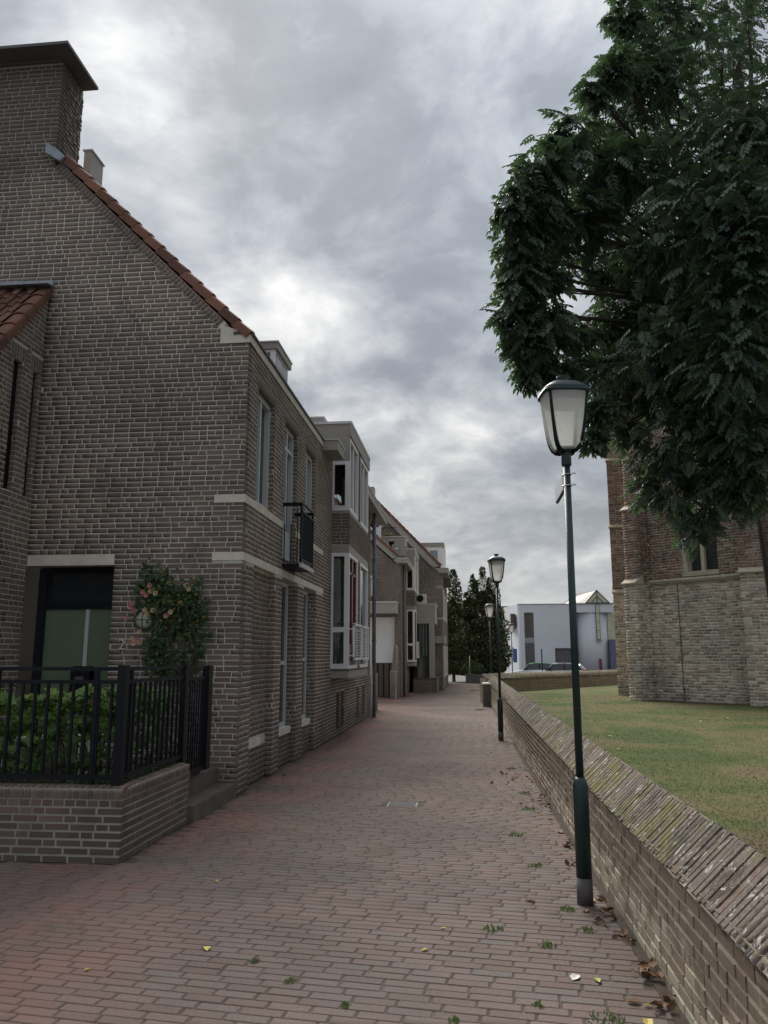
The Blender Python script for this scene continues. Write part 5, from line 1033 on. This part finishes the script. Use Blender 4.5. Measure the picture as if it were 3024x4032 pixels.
# pale building
pb = thing('modern_building', 'pale flat roofed modern building with a rounded tower and glass gable', 'building', (8, 72, 0)); GYy = 70
m = MB(); m.prism([(4.75, 70, -.3), (8.95, 70, -.3), (8.95, 70, 6.15), (4.75, 70, 6.15)], (0, .3, 0)) if False else None
body = MB(); bp = [rect(4.46, 8.98, -.3, 6.13)]; bh = [(4.86, 5.68, .0, 5.42), (7.4, 8.75, -.3, 2.36)]; backing(body, (0, 70, 0), X_, Z_, NY, bp, bh, .3, 0); body.box(4.5, 13, 70.9, 78, -.3, 6.0); body.box(8.98, 9.2, 70.1, 70.9, 1.0, 6.1); body.build('wall', 'grey render', pb)
m = MB(); m.prism([(4.46, 70.0, -.3), (4.46, 70.3, -.3), (3.2, 76, -.3), (3.0, 76, -.3), (4.3, 70, -.3)], (0, 0, 6.43)); m.build('side_wall', 'white and lit render', pb); MB().box(4.3, 9.2, 69.95, 70.4, 6.13, 6.17).build('roof_edge', 'dark panel', pb)  # lighter render on the side wall paints in the brighter light it gets
MB().box(3.70, 4.12, 70.2, 71.9, 4.1, 5.33).build('side_window', 'dark glass', pb)
w_ = MB().box(4.86, 5.68, 70.2, 70.25, 3.25, 5.42).build('window', 'dark glass', pb); MB().box(5.24, 5.29, 70.16, 70.2, 3.25, 5.42).build('mullion', 'dark panel', w_); MB().box(4.86, 5.68, 70.15, 70.22, 2.8, 3.25).build('spandrel', 'lead', pb)
for k in range(7): MB().box(4.87+k*.117, 4.87+k*.117+.108, 70.18, 70.24, -.3, 2.8).build('plank', 'weathered wood', pb)
for k in range(9): MB().box(7.41+k*.15, 7.41+k*.15+.14, 70.2, 70.26, -.3, 2.34).build('plank', 'weathered wood', pb)
m = MB(); m.loft([(-.3, 1.42), (5.4, 1.42)], 48, 2, 0, 10.75, 71.2); m.sm = True; m.build('tower', 'grey render', pb); MB().box(9.2, 12.4, 69.7, 72, 5.39, 6.1).build('parapet', 'grey render', pb); MB().box(9.0, 12.5, 69.6, 72, 6.1, 6.17).build('roof_edge', 'dark panel', pb)
m = MB(); m.box(10.92, 11.25, 69.62, 69.9, 3.05, 6.05); w_ = m.build('window', 'dark panel', pb)
for k in range(4): MB().box(10.96, 11.21, 69.6, 69.62, 3.12+k*.73, 3.80+k*.73).build('pane', 'frosted pane', w_)
MB().box(10.88, 11.35, 69.5, 69.9, 2.95, 3.05).build('window_sill', 'lead', pb); MB().box(11.05, 11.25, 69.7, 69.9, -.3, 1.45).build('side_door', 'red paint', pb)
MB().box(12.0, 12.6, 70.4, 70.6, 3.1, 5.4).build('glass_strip', 'frosted pane', pb); MB().box(12.0, 13.2, 69.9, 70.5, -.3, 3.05).build('blue_wall', 'blue render', pb)
ga = MB(); ga.prism([(10.1, 69.7, 6.17), (12.15, 69.7, 6.17), (11.1, 69.7, 7.28)], (0, .05, 0)); gg = ga.build('glass_gable', 'frosted pane', pb)
for a, b in (((10.1, 6.19), (11.1, 7.28)), ((12.15, 6.19), (11.1, 7.28)), ((10.1, 6.2), (12.15, 6.2)), ((11.1, 6.2), (11.1, 7.25)), ((10.6, 6.2), (11.1, 6.75)), ((11.65, 6.2), (11.1, 6.75))): MB().tube([(a[0], 69.67, a[1]), (b[0], 69.67, b[1])], .035, 5).build('glazing_bar', 'dark panel', gg)
m = MB(); m.prism([(11.1, 69.68, 7.3), (10.08, 69.68, 6.18), (8.5, 74.5, 6.18), (9.9, 74.5, 7.25)], (0, 0, -.05)); m.prism([(11.1, 69.68, 7.3), (12.17, 69.68, 6.18), (12.17, 74.5, 6.18), (9.9, 74.5, 7.25)], (0, 0, -.05)); rr = m.build('metal_roof', 'seam metal', pb)
for k in range(11): f = k/10; MB().tube([(11.1-1.2*f, 69.68+4.82*f, 7.33-.05*f), (10.08-1.58*f, 69.68+4.82*f, 6.2)], .03, 4).build('roof_seam', 'dark panel', rr)
# car
def car(label, x, y, s, col, roof=None):
    t = thing('parked_car', label, 'car', (x, y, -.25)); L0 = 3.95*s
    top = [(0, .62), (.05, .72), (.9, .93), (1.45, 1.38), (1.9, 1.47), (2.9, 1.46), (3.45, 1.35), (3.85, .98), (3.95, .72), (3.95, .35), (3.6, .22), (.3, .22), (0, .35)]
    def P3(q, dy, inset=0): return (x+q[0]*s, y+dy, -.25+q[1]*s)
    m = MB(); lower = [(0, .35), (0, .62), (.08, .72), (.95, .9), (3.85, .95), (3.95, .72), (3.95, .35), (3.6, .22), (.3, .22)]; m.prism([P3(q, 0) for q in reversed(lower)], (0, 1.65*s, 0)); m.build('body', col, t)
    m = MB(); cab = [(.95, .9), (1.5, 1.38), (1.9, 1.45), (2.9, 1.44), (3.45, 1.33), (3.82, .95)]; a = [P3(q, .02 if q[1] < 1 else .18) for q in cab]; b = [P3(q, 1.63*s if q[1] < 1 else 1.47*s) for q in cab]
    n = len(cab); m.v = a+b; m.f = [tuple(range(n)), tuple(reversed(range(n, 2*n)))]+[(k, n+k, n+k+1, k+1) for k in range(n-1)]; m.t = [0]*len(m.f); m.build('cabin', 'dark glass', t)
    m = MB(); m.prism([P3(q, .17) for q in ((3.45, 1.36), (2.9, 1.47), (1.9, 1.48), (1.5, 1.41), (1.5, 1.37), (1.9, 1.43), (2.9, 1.42), (3.45, 1.31))], (0, 1.3*s, 0)); m.build('roof', roof or col, t)
    for a_, b_ in (((.97, .9), (1.52, 1.39)), ((2.3, .93), (2.3, 1.45)), ((3.4, 1.33), (3.8, .95))): MB().tube([P3(a_, .015), P3(b_, .16)], .035*s if a_[0] != 3.4 else .12, 5).build('pillar', col if a_[0] > 2.5 else 'black paint', t)
    for q in (.75, 3.15): m = MB(); m.tube([(x+q*s, y-.01, .05), (x+q*s, y+.2, .05)], .3*s, 18); w_ = m.build('wheel', 'rubber', t); m = MB(); m.tube([(x+q*s, y-.03, .05), (x+q*s, y-.01, .05)], .19*s, 14); m.build('rim', 'steel', w_)
    MB().box(x+3.65*s, x+3.97*s, y-.02, y+.1, -.25+.78*s, -.25+.98*s).build('tail_light', 'tail lamp red', t); MB().box(x-.01, x+.25*s, y-.01, y+.1, -.25+.6*s, -.25+.7*s).build('headlight', 'flashing', t); MB().box(x+1.15*s, x+1.32*s, y-.12, y+.02, -.25+.92*s, -.25+1.04*s).build('mirror', 'black paint', t)
    return t
car('white hatchback with red tail light parked beyond the far wall', 4.75, 60, .97, 'car white')
car('white car with a green roof parked behind the hatchback', 3.3, 63.5, .95, 'car white', 'car green')
t = tag(MB().box(5.42, 5.5, 61.0, 61.06, -.1, 2.2).build('sign_post', 'black paint'), 'thin dark post standing beside the parked hatchback', 'post')
# far houses with orange roofs
fh_ = thing('far_house', 'distant house with orange tiled roof between the columnar trees', 'house', (-.3, 86, 0)); MB().box(-5, 4, 84, 92, 0, 5.6).build('wall', 'far brick', fh_); m = MB(); m.prism([(-5.2, 83.8, 5.5), (4.2, 83.8, 5.5), (4.2, 88, 6.9), (-5.2, 88, 6.9)], (0, 0, .1)); m.build('roof', 'clay tile', fh_)
MB().box(-.5, -.1, 87, 87.6, 6.6, 7.4).build('chimney', 'dark panel', fh_); MB().box(-.9, -.6, 86.5, 87.6, 6.6, 7.4).build('flue_box', 'flashing', fh_); MB().box(3, 6, 80, 84, 5, 6.6).build('rear_wing', 'concrete', fh_)
for k in range(4): MB().box(-4+k*2, -3+k*2, 83.96, 84.02, 2.5, 4.3).build('window', 'dark glass', fh_)
bg_ = thing('far_house', 'brick row house far behind the end of the street', 'house', (-10, 80, 0)); MB().box(-16, -6, 76, 84, 0, 5.2).build('wall', 'far brick', bg_); m = MB(); m.prism([(-16.2, 75.8, 5.1), (-5.8, 75.8, 5.1), (-5.8, 80, 8), (-16.2, 80, 8)], (0, 0, .1)); m.build('roof', 'clay tile', bg_)
for k in range(4): MB().box(-15+k*2.3, -14+k*2.3, 75.95, 76.02, 2.8, 4.2).build('window', 'dark glass', bg_)

# ------------------------------------------------------------ fallen leaves and weeds
r = random.Random(77)
def fallen(x, y, z, s, mat, label, group='leaves fallen on the paving'):
    m = MB(); a = r.uniform(0, 6.28); n = 6; pts = []
    for k, (u, v) in enumerate(((0, 0), (.3, .28), (.7, .25), (1, 0), (.7, -.25), (.3, -.28))):
        cu_ = .25*abs(v)+.12*math.sin(u*3)*(r.random()); pts.append(((u-.5)*s*math.cos(a)-v*s*math.sin(a), (u-.5)*s*math.sin(a)+v*s*math.cos(a), z+.006+cu_*s*.9))
    m.v = [(x+p[0], y+p[1], p[2]) for p in pts]+[(x, y, z+.003)]; m.f = [(6, k, (k+1) % 6) for k in range(6)]; m.t = [0]*6
    return tag(m.build('fallen_leaf', mat), label, 'leaf', group)
fallen(-1.52, 4.75, 0, .075, 'leaf yellow', 'pale yellow leaf lying alone left of the street middle', None); fallen(-.28, 4.86, 0, .05, 'leaf yellow', 'small pale yellow leaf near the middle of the paving', None)
fallen(.52, 4.55, 0, .085, 'paper white', 'white curled leaf on the paving right of the lamp foot', None); fallen(.63, 4.53, 0, .06, 'leaf lime', 'yellow green leaf beside the white curled leaf', None); fallen(-1.9, 6.1, 0, .04, 'leaf yellow', 'tiny yellow leaf beside the planter wall', None)
n_y = 0
for k in range(44):
    y = 3.9+r.random()**1.6*16; x = wx(y)-.05-abs(r.gauss(0, .22)); br = r.random() < .62; fallen(x, y, 0, r.uniform(.04, .085), 'leaf brown' if br else r.choice(['leaf yellow', 'leaf lime']), 'dry curled brown leaf along the foot of the churchyard wall' if br else 'small yellow leaf along the foot of the churchyard wall', 'brown leaves by the wall' if br else 'yellow leaves by the wall')
for k in range(14): y = 4.2+r.random()*9; fallen(r.uniform(-2.2, .5), y, 0, r.uniform(.02, .04), 'leaf yellow', 'tiny pale leaf scattered on the open paving', 'tiny leaves on the open paving')
for k in range(16): y = 4.5+r.random()**1.3*14; fallen(wx(y)+.9+r.random()*(1+y*.2), y, LZ+.02, r.uniform(.06, .09), 'leaf yellow', 'yellow leaf lying on the churchyard lawn', 'yellow leaves on the lawn')
# heap of brown leaves in the wall corner
LEAFG['dry'] = simple_leaf(); P = Pieces()
for cx_, cy_, nn_, sp in ((.90, 4.62, 20, .045), (.88, 5.15, 7, .03), (.87, 5.55, 8, .035), (.86, 5.9, 4, .03), (.9, 4.2, 7, .04), (.85, 6.8, 8, .06), (.82, 7.6, 9, .08), (.78, 9.5, 14, .14), (.74, 11.5, 12, .2)):
    for k in range(nn_): X, Y, Z = frame(np.array((r.gauss(0, 1), r.gauss(0, 1), r.gauss(0, .5))), np.array((r.gauss(0, .8), r.gauss(0, .8), 1))); s = r.uniform(.05, .08); P.add(np.array((min(cx_+.05, cx_+r.gauss(0, sp)), cy_+r.gauss(0, sp*1.6), .012+abs(r.gauss(0, .015)))), X*s, Y*s, Z*s, .5)
lo_ = joined(np.arange(len(P.t)), *P.arrays(), 'leaf', 'leaf brown', 'leaf_litter', None); tag(lo_, 'heaps of dry brown leaves gathered against the wall foot', 'leaf litter')
spots = [(.60, 4.05, .085, 'tallest weed growing nearest the viewer by the wall'), (.42, 5.02, .05, 'flat weed left of the lamp foot'), (.12, 5.25, .06, 'weed patch with a yellow leaf in the open paving'), (.62, 5.7, .055, 'green tuft just left of the lamp foot'), (.7, 5.3, .05, 'pale weed right below the lamp foot'), (-.95, 4.35, .03, 'small tuft between bricks left of middle'), (-.62, 4.1, .025, 'tiny tuft between bricks near the bottom edge'), (-1.2, 4.6, .03, 'small green tuft near the lone yellow leaf'), (.5, 6.8, .06, 'weed patch in the paving before the wall'), (.4, 7.9, .07, 'brownish weed patch farther along the paving'), (.62, 9.2, .08, 'weed clump by the wall midway to the second lamp'), (.66, 10.2, .08, 'dark weed clump before the second lamp'), (.6, 12.4, .08, 'low weeds near the wall before the second lamp'), (.35, 25.5, .2, 'grass patch beside the white topped bollard'), (.25, 40, .3, 'weeds at the far end of the paving'), (-2.6, 22.1, .1, 'green weeds at the foot of the blue drain pipe'), (-2.6, 33.5, .2, 'grass along the foot of the second house'), (-2.1, 36.5, .2, 'grass before the brick base of the glazed box'), (-2.62, 11.35, .03, 'tiny weed at the corner of the first recess'), (.3, 4.2, .03, 'small tuft in the joint near the bottom right'), (-.1, 4.0, .025, 'tiny tuft at the bottom middle of the paving')]
for x, y, s, lab in spots:
    m = MB()
    for k in range(int(26+s*300)):
        a = r.uniform(0, 6.28); q = r.random()**.6*s; bx_, by_ = x+q*math.cos(a), y+q*math.sin(a)*1.3; h_ = r.uniform(.008, .02)*(1+s*5)*.7; dx, dy = r.gauss(0, .5)*h_, r.gauss(0, .5)*h_; wd = .003+s*.02
        m.quad((bx_-wd, by_, 0), (bx_+wd, by_, 0), (bx_+dx+wd*.6, by_+dy, h_), (bx_+dx-wd*.2, by_+dy, h_*1.2), r.random()+.01)
    tag(m.build('weed_tuft', 'weed leaf'), lab, 'weed')
# mossy dirt against the wall foot
m = MB(); m.prism([(wx(3)-.05, 3, .0), (wx(3)+.02, 3, .0), (wx(16)+.02, 16, .0), (wx(16)-.05, 16, .0)], (0, 0, .006)); struct(m.build('soil_strip', 'soil', recenter=False))
